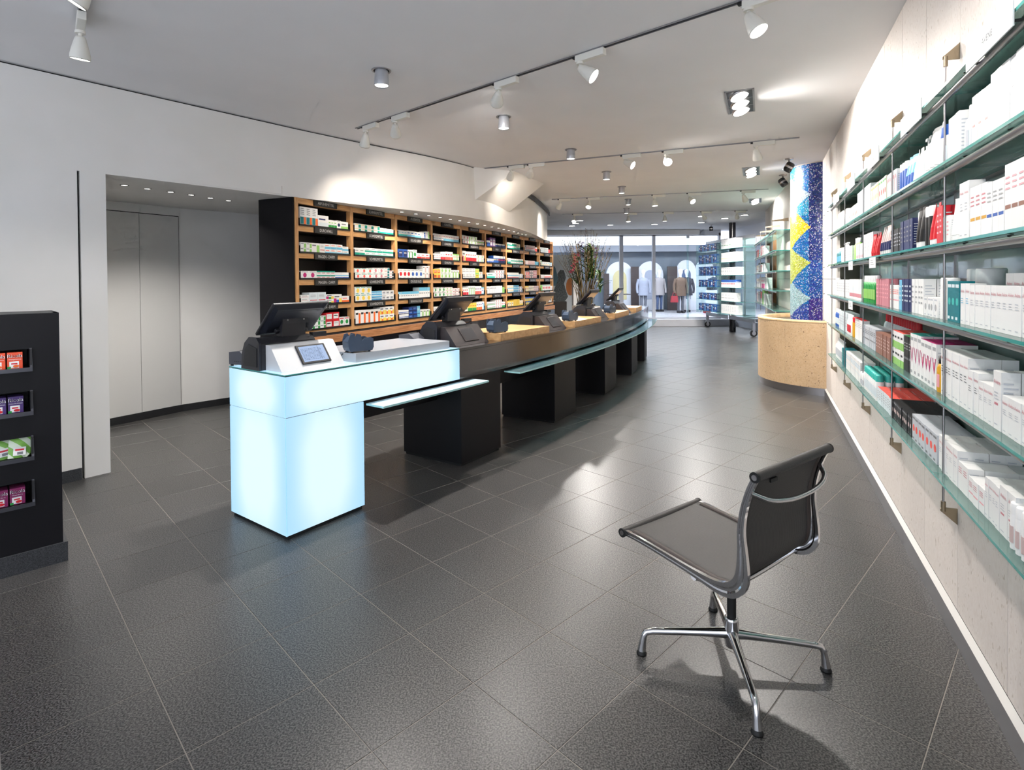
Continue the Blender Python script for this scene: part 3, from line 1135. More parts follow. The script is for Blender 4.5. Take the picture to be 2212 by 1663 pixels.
SVC = empty('service_counter', cn(1.46), 0)
tag(SVC, 'long curved black lacquer service counter on box legs', 'counter')
o0 = cn(1.46)
SEND = 8.7
b = B()
loft(b, 1.463, SEND, 0.0, 0.604, 0.686, 0.900, BLACKGLOSS, o=o0)
b.build('apron', SVC)
b = B()
loft(b, 1.463, SEND, -0.002, 0.606, 0.902, 0.921, BLACKGLOSS, o=o0)
b.build('top', SVC)
for k in range(5):
    s0 = 1.479 + 1.52 * k
    b = B()
    p = cn(s0)
    b.box(0, 0.527, 0.0, 0.62, 0.02, 0.684, BLACKSATIN, 0.002)
    lg = b.build('leg', SVC, p - o0, crot(s0 + 0.26))
    B().box(0.012, 0.515, 0.012, 0.608, 0, 0.02, DARKMESH).build('plinth', lg)
    if k < 4:
        b = B()
        b.box(0.56, 1.48, 0.30, 0.60, 0.46, 0.686, BLACKSATIN)
        b.build('drawer_box', SVC, p - o0, crot(s0 + 0.9))

# glass bag ledges along the front
LEDGE_W = glass('frosted_white_ledge', (0.80, 0.93, 0.98, 1), 0.1)
b = B()
o1 = cn(0.56)
loft(b, 0.56, 1.62, -0.165, -0.002, 0.655, 0.6675, mat('opal_ledge_glass', rgb(206, 232, 244), 0.18, spec=0.6), EDGE_LT, o=o1)
b2_ = b.build('glass_ledge', None, o1)
tag(b2_, 'short opal glass bag ledge under the glowing counter front', 'glass shelf')
b = B()
o1 = cn(2.06)
loft(b, 2.06, SEND, -0.165, -0.002, 0.655, 0.6675, GLASS_TEAL, EDGE_LT, 0.1, o=o1)
b3_ = b.build('glass_ledge', None, o1)
tag(b3_, 'long curved aqua glass bag ledge along the black counter', 'glass shelf')
# boards between the tills
WBOARD = noisy('beech_block', rgb(222, 180, 128), rgb(200, 152, 102), 3, 0.4, detail=5, stretch=(1, 9, 9), coord='Object', amount2=0.05, rotz=-math.radians(58))
SILVER = mat('silver_grey_board', rgb(196, 200, 208), 0.3, metal=0.35)
b = B()
o1 = cn(0.52, 0.03)
loft(b, 0.52, 1.40, 0.045, 0.52, ZC, 0.985, SILVER, o=o1)
tag(b.build('counter_board', None, o1), 'raised silver grey board on the glowing counter', 'counter board')
for k, (s0, s1) in enumerate([(2.06, 2.95), (3.58, 4.47), (5.10, 5.99), (6.64, 7.4)]):
    b = B()
    o1 = cn(s0)
    loft(b, s0, s1, 0.03, 0.48, 0.9215, 0.985, WBOARD, o=o1)
    tag(b.build('counter_board', None, o1), ['beech block on the black counter, nearest to the glowing end', 'beech block between the third and fourth till',
        'beech block between the fourth and fifth till', 'small beech block at the far counter end'][k], 'counter board')

# ---- tills
DK = mat('till_housing', rgb(40, 39, 43), 0.38)
DKB = mat('till_housing_sheen', rgb(34, 36, 44), 0.3)
SCREEN = mat('lit_tablet_screen', (0.05, 0.06, 0.08, 1), 0.15, emit=(0.52, 0.68, 1.0, 1), es=0.62)
SCRLINE = mat('screen_table_lines', (0.03, 0.04, 0.06, 1), 0.2, emit=(0.20, 0.26, 0.45, 1), es=0.35)


def axes(o, ex, ey, ez):
    M = Matrix.Identity(4)
    for i in range(3):
        M[i][0], M[i][1], M[i][2], M[i][3] = ex[i], ey[i], ez[i], o[i]
    return M


def pos_unit(s, silver, zb, lab):
    r = empty('till', cn(s, 0, zb), crot(s + 0.2))
    tag(r, lab, 'till')
    wm = SATIN if silver else BROWNBLACK
    w = 0.43
    b = B()
    b.extx([(0.085, 0.0005), (0.25, 0.0005), (0.25, 0.148), (0.205, 0.148)], 0, w, wm)
    if silver:
        pass
    wd = b.build('sloped_front', r)
    sl = Vector((0, 0.12, 0.148)).normalized()
    nn = Vector((1, 0, 0)).cross(sl)
    T = axes((0, 0.085, 0.0), (1, 0, 0), sl, nn)
    b = B(); b.T = T
    if silver:
        b.box(0.145, 0.345, 0.03, 0.165, 0.0, 0.009, BLACKMAT, 0.004)
        fo = b.build('tablet', r)
        b = B(); b.T = T
        b.box(0.160, 0.330, 0.043, 0.152, 0.009, 0.0097, SCREEN)
        b.build('screen', fo)
        b = B(); b.T = T
        q = random.Random(3)
        for i in range(9):
            v = 0.056 + i * 0.0095
            u = 0.168
            while u < 0.30:
                l_ = q.uniform(0.004, 0.014)
                b.box(u, min(u + l_, 0.305), v, v + 0.0028, 0.0097, 0.0099, SCRLINE)
                u += l_ + q.uniform(0.002, 0.006)
        b.box(0.285, 0.287, 0.05, 0.15, 0.0097, 0.0099, SCRLINE)
        b.build('screen_lines', fo)
    else:
        b.box(0.14, 0.32, 0.035, 0.165, 0.0, 0.006, BROWNBLACK, 0.002)
        fo = b.build('display_frame', r)
        b = B(); b.T = T
        b.box(0.152, 0.308, 0.046, 0.154, 0.0055, 0.0066, DK)
        b.build('display_panel', fo)
    # cast body behind, with a bowed left cheek
    b = B()
    prof = [(0.25, 0.0), (0.25, 0.155), (0.28, 0.185), (0.36, 0.185), (0.41, 0.15), (0.44, 0.09), (0.45, 0.0)]
    b.extx(prof, -0.03, 0.33, DK)
    b.extx([(y, z * 1.04) for y, z in prof], -0.042, -0.026, DKB)
    b.extx([(0.27, 0.02), (0.27, 0.13), (0.36, 0.15), (0.40, 0.12), (0.42, 0.02)], -0.046, -0.042, BLACKMAT)
    b.build('body', r)
    b = B()
    b.box(0.33, 0.43, 0.27, 0.31, 0.165, 0.195, DK)
    b.box(0.33, 0.42, 0.25, 0.45, 0.0, 0.12, BLACKMAT)
    b.build('cash_drawer_side', r)
    # neck
    b = B()
    b.extx([(0.285, 0.17), (0.345, 0.17), (0.325, 0.30), (0.275, 0.30)], 0.125, 0.285, DK)
    nk = b.build('neck', r)
    b = B()
    b.extx([(0.262, 0.262), (0.275, 0.262), (0.275, 0.30), (0.262, 0.30)], 0.118, 0.292, DK)
    b.build('hinge_plate', nk)
    b = B()
    for xx in (0.15, 0.26):
        b.cyl((xx, 0.2625, 0.285), (xx, 0.2585, 0.285), 0.005, STEEL, n=10)
    b.build('bolt', nk)
    # monitor, reclined towards the staff
    v = Vector((0, -0.72, 0.694)).normalized()
    nrm = Vector((1, 0, 0)).cross(v)
    T = axes((0.0, 0.405, 0.205), (1, 0, 0), v, nrm)
    b = B(); b.T = T
    b.box(0.02, 0.40, 0.0, 0.275, 0.0, 0.018, DK, 0.006)
    b.add([(0.03, 0.008, 0.018), (0.39, 0.008, 0.018), (0.39, 0.268, 0.018), (0.03, 0.268, 0.018),
           (0.055, 0.045, 0.040), (0.365, 0.045, 0.040), (0.365, 0.245, 0.034), (0.055, 0.245, 0.034)],
          [(4, 5, 6, 7), (0, 1, 5, 4), (1, 2, 6, 5), (2, 3, 7, 6), (3, 0, 4, 7)], DKB)
    mo = b.build('monitor', r)
    b = B(); b.T = T
    b.box(0.10, 0.32, 0.055, 0.085, 0.038, 0.062, DK, 0.006)
    b.build('mount_bar', mo)
    b = B(); b.T = T
    for i in range(36):
        x = 0.075 + i * 0.0076
        b.box(x, x + 0.004, 0.232, 0.2345, 0.0345, 0.0352, BLACKMAT)
    b.build('vent_row', mo)
    return r


pos_unit(0.035, True, ZC, 'till with silver front and lit tablet on the glowing counter')
TILLLAB = ['dark till with blank display frame, second from the glowing end', 'dark till between two beech blocks, third from the glowing end',
           'dark till, fourth along the black counter', 'dark till at the far bend of the counter', 'farthest dark till at the counter end']
for k in range(4):
    pos_unit(1.53 + 1.52 * k, False, 0.9215, TILLLAB[k])

# receipt printers on the staff side
PRN = mat('printer_grey', rgb(74, 76, 84), 0.4)


def printer(s, dep, zb, lab):
    r = tag(empty('receipt_printer', cn(s, dep, zb), crot(s) + 0.15), lab, 'printer')
    b = B()
    b.extx([(-0.08, 0.012), (0.08, 0.012), (0.08, 0.085), (-0.02, 0.095), (-0.075, 0.055)], -0.065, 0.065, PRN)
    b.build('housing', r)
    b = B()
    for x in (-0.055, 0.055):
        for y in (-0.065, 0.065):
            b.cyl((x, y, 0), (x, y, 0.013), 0.009, RUBBER, n=8)
    b.build('foot', r)
    b = B()
    for i in range(5):
        b.box(0.0655, 0.0662, -0.05 + i * 0.018, -0.04 + i * 0.018, 0.03, 0.034, BLACKMAT)
        b.box(-0.0662, -0.0655, -0.05 + i * 0.018, -0.04 + i * 0.018, 0.03, 0.034, BLACKMAT)
    b.build('vent', r)
    B().box(-0.05, 0.05, -0.02, 0.0, 0.094, 0.1, STEEL).build('paper_slot', r)


printer(0.075, 0.535, ZC, 'grey receipt printer at the left corner of the glowing counter')
printer(1.405, 0.45, ZC, 'grey receipt printer beside the second till')

# card terminals in cradles
TERM = mat('slate_blue_terminal', rgb(74, 88, 108), 0.35)
TERMD = mat('dark_terminal_tray', rgb(44, 54, 60), 0.3)
TGREEN = mat('green_terminal_key', rgb(20, 140, 110), 0.4)


def terminal(s, dep, zb, lab):
    r = tag(empty('card_terminal', cn(s, dep, zb), crot(s) - 0.25), lab, 'card terminal')
    b = B()
    # cradle: left block with a V notch, right cup with raised cheeks
    pr = [(-0.075, 0.008), (0.075, 0.008), (0.085, 0.03), (0.083, 0.085), (0.06, 0.095), (0.02, 0.09), (0.005, 0.075), (-0.005, 0.115), (-0.03, 0.122),
          (-0.042, 0.098), (-0.055, 0.122), (-0.075, 0.118), (-0.088, 0.08), (-0.085, 0.03)]
    b.extr(pr, -0.05, -0.042, TERM)
    b.extr(pr, 0.042, 0.05, TERM)
    b.extr([(-0.085, 0.03), (-0.075, 0.008), (0.075, 0.008), (0.085, 0.03), (0.07, 0.045), (-0.01, 0.05), (-0.02, 0.10), (-0.06, 0.10), (-0.088, 0.07)],
           -0.042, 0.042, TERM)
    b.build('cradle', r)
    b = B()
    b.box(0.0, 0.072, -0.04, 0.04, 0.05, 0.058, TERMD, 0.003)
    b.build('tray', r)
    B().box(0.03, 0.05, -0.015, 0.015, 0.058, 0.061, TGREEN).build('key', r)
    b = B()
    for x in (-0.06, 0.06):
        for y in (-0.035, 0.035):
            b.cyl((x, y, 0), (x, y, 0.009), 0.008, RUBBER, n=8)
    b.build('foot', r)


for s, lab in ((0.60, 'slate blue card terminal on the silver grey board'), (2.14, 'slate blue card terminal on the nearest beech block'),
               (3.66, 'slate blue card terminal beside the third till'), (5.18, 'slate blue card terminal beside the fourth till')):
    terminal(s, 0.12, 0.9855, lab)
b = B()
b.sweep([tuple(cn(0.40, 0.30, 0.935)), tuple(cn(0.46, 0.26, 0.932)), tuple(cn(0.50, 0.2, 0.95)), tuple(cn(0.535, 0.16, 0.992)), tuple(cn(0.56, 0.14, 0.997))], 0.003, RUBBER, n=6)
tag(b.build('cable'), 'thin black cable from the first card terminal to the till', 'cable')

# ------------------------------------------------------------------ aluminium swivel chair with mesh sling
def make_chair():
    # local axes: +x forward (seat front), +y the sitter's left, origin on the floor under the hub
    fw = Vector((-0.595, 0.804, 0))
    ch = empty('swivel_chair', (0.82, 2.068, 0), math.atan2(fw.y, fw.x))
    tag(ch, 'black mesh swivel chair with polished aluminium frame and four-star base', 'chair')
    MESH = noisy('black_woven_mesh', rgb(40, 38, 37), rgb(66, 62, 60), 420, 0.6, detail=1, coord='Object', bump=0.3)
    # weave pattern
    n, l, pb_ = nodes_of(MESH)
    tc = n.new('ShaderNodeTexCoord')
    wv = n.new('ShaderNodeTexWave'); wv.inputs['Scale'].default_value = 70; wv.bands_direction = 'Y'
    l.new(tc.outputs['Object'], wv.inputs['Vector'])
    rp = n.new('ShaderNodeValToRGB')
    rp.color_ramp.elements[0].color = rgb(26, 25, 25); rp.color_ramp.elements[1].color = rgb(74, 70, 68)
    l.new(wv.outputs['Fac'], rp.inputs[0]); l.new(rp.outputs[0], pb_.inputs['Base Color'])
    WELT = mat('brown_black_mesh_hem', rgb(62, 52, 48), 0.6)
    prof = [(0.315, 0.452), (0.26, 0.452), (0.18, 0.446), (0.10, 0.438), (0.02, 0.430), (-0.05, 0.424), (-0.10, 0.424), (-0.14, 0.436), (-0.165, 0.462),
            (-0.176, 0.50), (-0.178, 0.56), (-0.176, 0.62), (-0.182, 0.68), (-0.196, 0.74), (-0.214, 0.79), (-0.23, 0.822)]
    pr = catmull([(x, z) for x, z in prof], 3)
    P = [(p.x, p.y) for p in pr]
    hw = 0.232
    b = B()
    ny = 10
    vs = []
    for (x, z) in P:
        for j in range(ny + 1):
            y = -hw + 2 * hw * j / ny
            vs.append((x, y, z - 0.004 * (1 - (2 * j / ny - 1) ** 2)))
    k = ny + 1
    b.add(vs, [(i * k + j, i * k + j + 1, (i + 1) * k + j + 1, (i + 1) * k + j) for i in range(len(P) - 1) for j in range(ny)], MESH, True)
    sl = b.build('mesh_sling', ch)
    sm = sl.modifiers.new('thickness', 'SOLIDIFY'); sm.thickness = 0.005; sm.offset = 0
    b = B()
    for sg in (-1, 1):
        b.sweep([(x, sg * (hw - 0.012), z + 0.001) for x, z in P[2:-2]], 0.0075, WELT, n=6, up=(0, 1, 0), flat=2.2)
    b.build('hem', sl)
    # rolls at seat front and back top
    for (x, z), nm in (((0.318, 0.445), 'front_roll'), ((-0.236, 0.822), 'top_roll')):
        b = B()
        b.cyl((x, -hw - 0.014, z), (x, hw + 0.014, z), 0.0165, MESH, n=16)
        ro = b.build(nm, ch)
        b = B()
        for sg in (-1, 1):
            b.cyl((x, sg * (hw + 0.014), z), (x, sg * (hw + 0.021), z), 0.0175, RUBBER, n=16)
        c_ = b.build('end_cap', ro)
        b = B()
        for sg in (-1, 1):
            b.cyl((x, sg * (hw + 0.021), z), (x, sg * (hw + 0.0235), z), 0.009, STEEL, n=12)
        b.build('screw', ro)
    # cast side frames: flat I-section following the sling, deep at the bend
    for sg in (-1, 1):
        b = B()
        pts, rad = [], []
        n_ = len(P)
        for i, (x, z) in enumerate(P):
            if i == 0 or i == n_ - 1:
                pass
            t = i / (n_ - 1)
            # outward normal (away from the sitter)
            x2, z2 = P[min(i + 1, n_ - 1)]
            x1, z1 = P[max(i - 1, 0)]
            tx, tz = x2 - x1, z2 - z1
            q = math.hypot(tx, tz)
            nx, nz = -tz / q, tx / q
            # depth of the casting: thin at the rolls, deep round the bend
            dep = 0.010 + 0.016 * math.exp(-((t - 0.50) / 0.16) ** 2)
            pts.append((x, z, nx, nz, dep))
        vs, fs = [], []
        yo = sg * (hw + 0.006)
        sec = [(-0.006, 0.0), (0.006, 0.0), (0.006, 0.3), (0.0035, 0.42), (0.0035, 0.58), (0.006, 0.7), (0.006, 1.0), (-0.006, 1.0), (-0.006, 0.7), (-0.0035, 0.58),
               (-0.0035, 0.42), (-0.006, 0.3)]
        m_ = len(sec)
        for x, z, nx, nz, dep in pts:
            for a, d in sec:
                dd = (d - 0.2) * dep * 2
                vs.append((x + nx * dd, yo + a * 1.25, z + nz * dd))
        for i in range(len(pts) - 1):
            for j in range(m_):
                fs.append((i * m_ + j, i * m_ + (j + 1) % m_, (i + 1) * m_ + (j + 1) % m_, (i + 1) * m_ + j))
        b.add(vs, fs, CHROME)
        b.add(vs[:m_], [tuple(range(m_))], CHROME)
        b.add(vs[-m_:], [tuple(range(m_))], CHROME)
        b.build('side_frame', ch)
    # curved handle bar behind the back and stretcher under the seat
    b = B()
    hz = 0.752
    pts = [(-0.208, -hw - 0.004, hz + 0.012), (-0.222, -hw + 0.012, hz + 0.004), (-0.252, -hw + 0.05, hz - 0.014), (-0.272, -0.10, hz - 0.024), (-0.278, 0, hz - 0.026), (-0.272, 0.10, hz - 0.024),
           (-0.252, hw - 0.05, hz - 0.014), (-0.222, hw - 0.012, hz + 0.004), (-0.208, hw + 0.004, hz + 0.012)]
    b.sweep([tuple(p) for p in catmull(pts, 4)], [0.0075 + 0.002 * abs(i / 16 - 1) for i in range(33)], CHROME, n=10)
    b.build('back_stretcher', ch)
    b = B()
    b.sweep([tuple(p) for p in catmull([(0.0, -hw - 0.004, 0.405), (0.0, -0.15, 0.372), (0.0, -0.04, 0.36), (0.0, 0.04, 0.36), (0.0, 0.15, 0.372), (0.0, hw + 0.004, 0.405)], 5)],
            0.016, CHROME, n=10, flat=0.7)
    b.sweep([tuple(p) for p in catmull([(-0.118, -hw - 0.002, 0.405), (-0.118, 0, 0.398), (-0.118, hw + 0.002, 0.405)], 5)], 0.010, CHROME, n=8)
    b.build('seat_stretcher', ch)
    b = B()
    b.cyl((0, 0, 0.155), (0, 0, 0.375), 0.0165, RUBBER, n=16)
    b.lathe([(0.03, 0.335), (0.042, 0.35), (0.042, 0.366), (0.03, 0.372)], CHROME, 16)
    b.build('column', ch)
    b = B()
    b.lathe([(0.0, 0.062), (0.022, 0.062), (0.026, 0.075), (0.027, 0.12), (0.0245, 0.160), (0.0245, 0.172), (0.019, 0.174), (0.0, 0.174)], CHROME, 20)
    b.build('hub', ch)
    base_ang = math.atan2(0.049, -0.326) - math.atan2(fw.y, fw.x)
    for q in range(4):
        a = base_ang + q * PI / 2
        c, s = math.cos(a), math.sin(a)
        b = B()
        pts = [(0.012, 0.112), (0.05, 0.110), (0.11, 0.106), (0.20, 0.100), (0.29, 0.093), (0.313, 0.088), (0.323, 0.072), (0.328, 0.045), (0.332, 0.016)]
        rr = [0.021, 0.018, 0.0155, 0.0135, 0.0125, 0.0125, 0.012, 0.0135, 0.0165]
        b.sweep([(r * c, r * s, z) for r, z in pts], rr, CHROME, n=12, up=(-s, c, 0) if False else None, flat=1.0)
        lg = b.build('leg', ch)
        b = B()
        b.lathe([(0.0, 0.0), (0.019, 0.0), (0.0195, 0.006), (0.016, 0.009), (0.016, 0.0165), (0.0, 0.0165)], RUBBER, 16, (0.332 * c, 0.332 * s))
        b.build('glide', lg)
    b = B()
    b.box(-0.2245, -0.2185, -0.02 + 0.11, 0.02 + 0.11, 0.775, 0.787, RUBBER)
    b.build('maker_tag', sl)
    return ch


make_chair()

# ------------------------------------------------------------------ black sweet stand, left foreground
uS, nS = U(45.5)
S1 = Vector((-2.349, 2.864, 0))
SROT = math.radians(90 - 45.5)
st = tag(empty('sweet_stand', S1, SROT), 'tall black display stand with recessed trays of sweets at the left edge', 'display stand')
SL = 1.3
trays = [(1.0, 1.076), (0.775, 0.865), (0.555, 0.645), (0.325, 0.42)]
ZT = [(1.022, 1.118), (0.802, 0.905), (0.575, 0.675), (0.345, 0.452)]
TX1 = -0.115
b = B()
cut = sorted(ZT)
zprev = 0.10
for z0, z1 in cut:
    b.box(-SL, 0, 0.0, 0.02, zprev, z0, BLACKSATIN)
    b.box(TX1, 0, 0.0, 0.02, z0, z1, BLACKSATIN)
    b.box(-SL, -SL + 0.06, 0.0, 0.02, z0, z1, BLACKSATIN)
    zprev = z1
b.box(-SL, 0, 0.0, 0.02, zprev, 1.295, BLACKSATIN)
b.build('front_panel', st)
b = B()
b.box(-SL, 0, 0.16, 0.34, 0.10, 1.295, BLACKSATIN)
b.box(-0.02, 0, 0.02, 0.16, 0.10, 1.295, BLACKSATIN)
b.box(-SL, -SL + 0.02, 0.02, 0.16, 0.10, 1.295, BLACKSATIN)
b.box(-SL, 0, 0.02, 0.16, 1.275, 1.295, BLACKSATIN)
b.build('carcass', st)
b = B()
b.box(-SL - 0.01, 0.018, -0.012, 0.355, 0.0, 0.10, GRANITE_DK)
b.build('plinth', st)
LIPD = mat('dark_steel_lip', rgb(92, 92, 98), 0.3, metal=0.9)
for z0, z1 in ZT:
    t = B()
    t.box(-SL + 0.06, TX1, 0.02, 0.16, z0 - 0.004, z0, BLACKMAT)
    t.box(TX1 - 0.004, TX1 + 0.004, -0.03, 0.16, z0 - 0.012, z1, BLACKMAT)
    to = t.build('tray', st)
    t = B()
    t.box(-SL + 0.06, TX1 + 0.006, -0.034, -0.030, z0 - 0.014, z0 + 0.006, LIPD)
    t.box(-SL + 0.06, TX1 + 0.006, -0.03, 0.02, z0 - 0.014, z0 - 0.010, BLACKMAT)
    t.add([(TX1 + 0.006, -0.034, z0 + 0.006), (TX1 + 0.006, 0.0, z1 + 0.004), (TX1 - 0.004, 0.0, z1 + 0.004), (TX1 - 0.004, -0.034, z0 + 0.006)], [(0, 1, 2, 3)], LIPD)
    t.add([(TX1 + 0.006, -0.034, z0 - 0.014), (TX1 + 0.006, 0.0, z0 - 0.014), (TX1 + 0.006, 0.0, z1 + 0.004), (TX1 + 0.006, -0.034, z0 + 0.012)], [(0, 1, 2, 3)], BLACKMAT)
    t.build('tray_lip', to)
SM = Matrix.Translation(S1) @ Matrix.Rotation(SROT, 4, 'Z')


def sweet_box(base, sub, accent):
    w, d, h = 0.058, 0.02, 0.082
    b = B()
    b.box(-w / 2, w / 2, -d / 2, d / 2, 0, h, base, 0.001)
    ov(b, w, d, h, 'f', 0.14, 0.76, 0.06, 0.46, WHITE)
    ov(b, w, d, h, 'f', 0.26, 0.66, 0.28, 0.36, pc('R'), 0.0008)
    k = 10
    b.add([(0.004 + 0.012 * math.cos(2 * PI * i / k), -d / 2 - 0.0011, 0.014 + 0.007 * math.sin(2 * PI * i / k)) for i in range(k)], [tuple(range(k))], pc(accent))
    ov(b, w, d, h, 'f', 0.0, 0.24, 0.02, 0.16, pc('G'), 0.001)
    put_text(b, 'Ricola', 0.0005, h * 0.80, 0.0172, -d / 2 - 0.0009, WHITE, w * 0.96)
    put_text(b, 'Ricola', 0, h * 0.80, 0.0145, -d / 2 - 0.0014, RUBBER, w * 0.84)
    put_text(b, sub, 0, h * 0.585, 0.0055, -d / 2 - 0.001, WHITE, w * 0.86)
    return b.mesh('sweet_box')


SWT = [(mat('orange_sweet_box', rgb(232, 84, 48), 0.4), 'Orangenminze', 'O', 0, 'orange box of herb sweets in the top tray of the black stand'),
       (mat('violet_sweet_box', rgb(74, 48, 112), 0.4), 'Holunderblüten', 'R', 1, 'violet box of herb sweets in the second tray of the black stand'),
       (mat('berry_sweet_box', rgb(134, 36, 92), 0.4), 'Mixed Berry', 'R', 3, 'berry red box of herb sweets in the lowest tray of the black stand')]
for base, sub, acc, row, lab in SWT:
    me = sweet_box(base, sub, acc)
    for i in range(4):
        for r in range(4):
            p = SM @ Vector((TX1 - 0.058 - i * 0.064, 0.012 + r * 0.0215, ZT[row][0] + 0.0005))
            o = ob('sweet_box', me, None, p, SROT)
            o.rotation_euler = (0, 0, SROT + 0.02 * ((i + r) % 3 - 1))
            tag(o, '%s, %s from right, %s row' % (lab.replace(' of the black stand', ''), ORD[i], ORD[r]), 'sweets', 'sweet boxes: ' + sub)


def bag_mesh():
    w, h = 0.085, 0.105
    b = B()
    nx, nz = 6, 6
    for side in (-1, 1):
        vs = []
        for i in range(nz + 1):
            for j in range(nx + 1):
                u, v = j / nx, i / nz
                t = 0.008 * math.sin(PI * u) * math.sin(PI * v)
                vs.append((-w / 2 + w * u, side * t, h * v))
        fs = [(i * (nx + 1) + j, i * (nx + 1) + j + 1, (i + 1) * (nx + 1) + j + 1, (i + 1) * (nx + 1) + j) for i in range(nz) for j in range(nx)]
        b.add(vs, fs, BAGM, True)
    b.box(-w * 0.28, w * 0.28, -0.0105, -0.0095, h * 0.12, h * 0.5, pc('W'))
    b.box(-w * 0.2, w * 0.2, -0.0112, -0.0104, h * 0.34, h * 0.42, pc('R'))
    b.box(-w * 0.1, w * 0.16, -0.0112, -0.0104, h * 0.16, h * 0.28, pc('D'))
    return b.mesh('sweet_bag')


BAGM = mat('green_striped_bag', rgb(150, 200, 96), 0.35)
n, l, pb_ = nodes_of(BAGM)
tc = n.new('ShaderNodeTexCoord')
wv = n.new('ShaderNodeTexWave'); wv.inputs['Scale'].default_value = 9; wv.bands_direction = 'DIAGONAL'
l.new(tc.outputs['Object'], wv.inputs['Vector'])
rp = n.new('ShaderNodeValToRGB'); rp.color_ramp.interpolation = 'CONSTANT'
rp.color_ramp.elements[0].color = rgb(136, 196, 84); rp.color_ramp.elements[1].color = rgb(226, 238, 214); rp.color_ramp.elements[1].position = 0.5
l.new(wv.outputs['Fac'], rp.inputs[0]); l.new(rp.outputs[0], pb_.inputs['Base Color'])
bme = bag_mesh()
for i in range(6):
    p = SM @ Vector((TX1 - 0.05 - i * 0.05, 0.005 + 0.02 * (i % 3), ZT[2][0] + 0.001))
    o = ob('sweet_bag', bme, None, p, SROT)
    o.rotation_euler = (math.radians(-12 - 3 * (i % 2)), math.radians([4, -7, 9, -4, 6, 0][i]), SROT)
    tag(o, 'green striped sweet bag in the third tray, %s from right' % ORD[i], 'sweets', 'striped sweet bags')
b = B()
p = A2 - uL * 0.40 + nL * 0.03
b.cyl((p.x, p.y, 0.80), tuple(p + uL * 0.17 + Vector((0, 0, 0.80))), 0.013, STEEL, n=12)
b.cyl((p.x, p.y, 0.80), tuple(p - nL * 0.03 + Vector((0, 0, 0.80))), 0.010, STEEL, n=10)
tag(b.build('door_handle'), 'steel bar handle on the white wall behind the black stand', 'handle')

# ------------------------------------------------------------------ stone drum with basin and the mosaic column
DC = Vector((4.30, 7.45, 0))
drum = tag(empty('stone_drum', DC), 'half-round tan limestone drum with a wooden rim at the foot of the mosaic column', 'planter')
TH = [math.radians(a) for a in (240, 205.5, 171, 136.5, 102)]
for k in range(4):
    a1, a0 = TH[k] - 0.0012, TH[k + 1] + 0.0012
    b = B()
    n_ = 12
    vs = []
    for r in (0.90, 0.87):
        for z in (0.095, 0.90):
            for i in range(n_ + 1):
                a = a0 + (a1 - a0) * i / n_
                vs.append((r * math.cos(a), r * math.sin(a), z))
    k2 = n_ + 1
    fs = []
    for i in range(n_):
        fs += [(i, i + 1, k2 + i + 1, k2 + i), (2 * k2 + i + 1, 2 * k2 + i, 3 * k2 + i, 3 * k2 + i + 1), (k2 + i, k2 + i + 1, 3 * k2 + i + 1, 3 * k2 + i)]
    fs += [(0, k2, 3 * k2, 2 * k2), (n_, 2 * k2 + n_, 3 * k2 + n_, k2 + n_)]
    b.add(vs, fs, TRAV, False)
    b.build('stone_panel', drum)
b = B()
b.lathe([(0.885, 0.0), (0.885, 0.095)], STEEL, 40, a0=math.radians(95), a1=math.radians(245), caps=False)
b.build('kick_band', drum)
b = B()
b.lathe([(0.905, 0.895), (0.905, 0.918), (0.80, 0.918), (0.80, 0.86)], noisy('pale_oak_rim', rgb(220, 190, 146), rgb(204, 170, 124), 14, 0.4, coord='Object'), 48, a0=math.radians(95), a1=math.radians(245), caps=False)
b.build('rim', drum)
b = B()
b.lathe([(0.80, 0.862), (0.42, 0.862)], mat('dark_teal_basin', rgb(36, 58, 70), 0.25), 40, a0=math.radians(95), a1=math.radians(245), caps=False)
b.build('basin', drum)

# mosaic column
MC = (4.30, 7.50)
MR = 0.47
mosaic = bpy.data.materials.new('blue_gold_mosaic')
mosaic.use_nodes = True
n, l, pb_ = nodes_of(mosaic)
geo = n.new('ShaderNodeNewGeometry')
vor = n.new('ShaderNodeTexVoronoi'); vor.inputs['Scale'].default_value = 95
l.new(geo.outputs['Position'], vor.inputs['Vector'])
hsv = n.new('ShaderNodeHueSaturation')
att = n.new('ShaderNodeAttribute'); att.attribute_name = 'tone'
sepc = n.new('ShaderNodeSeparateColor')
l.new(vor.outputs['Color'], sepc.inputs[0])
mv = n.new('ShaderNodeMath'); mv.operation = 'MULTIPLY_ADD'; mv.inputs[1].default_value = 0.9; mv.inputs[2].default_value = 0.55
l.new(sepc.outputs[0], mv.inputs[0])
mh = n.new('ShaderNodeMath'); mh.operation = 'MULTIPLY_ADD'; mh.inputs[1].default_value = 0.06; mh.inputs[2].default_value = 0.47
l.new(sepc.outputs[1], mh.inputs[0])
l.new(mv.outputs[0], hsv.inputs['Value']); l.new(mh.outputs[0], hsv.inputs['Hue'])
l.new(att.outputs['Color'], hsv.inputs['Color'])
gt = n.new('ShaderNodeMath'); gt.operation = 'GREATER_THAN'; gt.inputs[1].default_value = 0.86
l.new(sepc.outputs[2], gt.inputs[0])
mixw = n.new('ShaderNodeMix'); mixw.data_type = 'RGBA'
mixw.inputs[7].default_value = (0.75, 0.78, 0.82, 1)
mk = n.new('ShaderNodeMath'); mk.operation = 'MULTIPLY'; mk.inputs[1].default_value = 0.55
l.new(gt.outputs[0], mk.inputs[0]); l.new(mk.outputs[0], mixw.inputs[0])
l.new(hsv.outputs['Color'], mixw.inputs[6])
l.new(mixw.outputs[2], pb_.inputs['Base Color'])
pb_.inputs['Roughness'].default_value = 0.22
bmp = n.new('ShaderNodeBump'); bmp.inputs['Strength'].default_value = 0.5; bmp.inputs['Distance'].default_value = 0.004
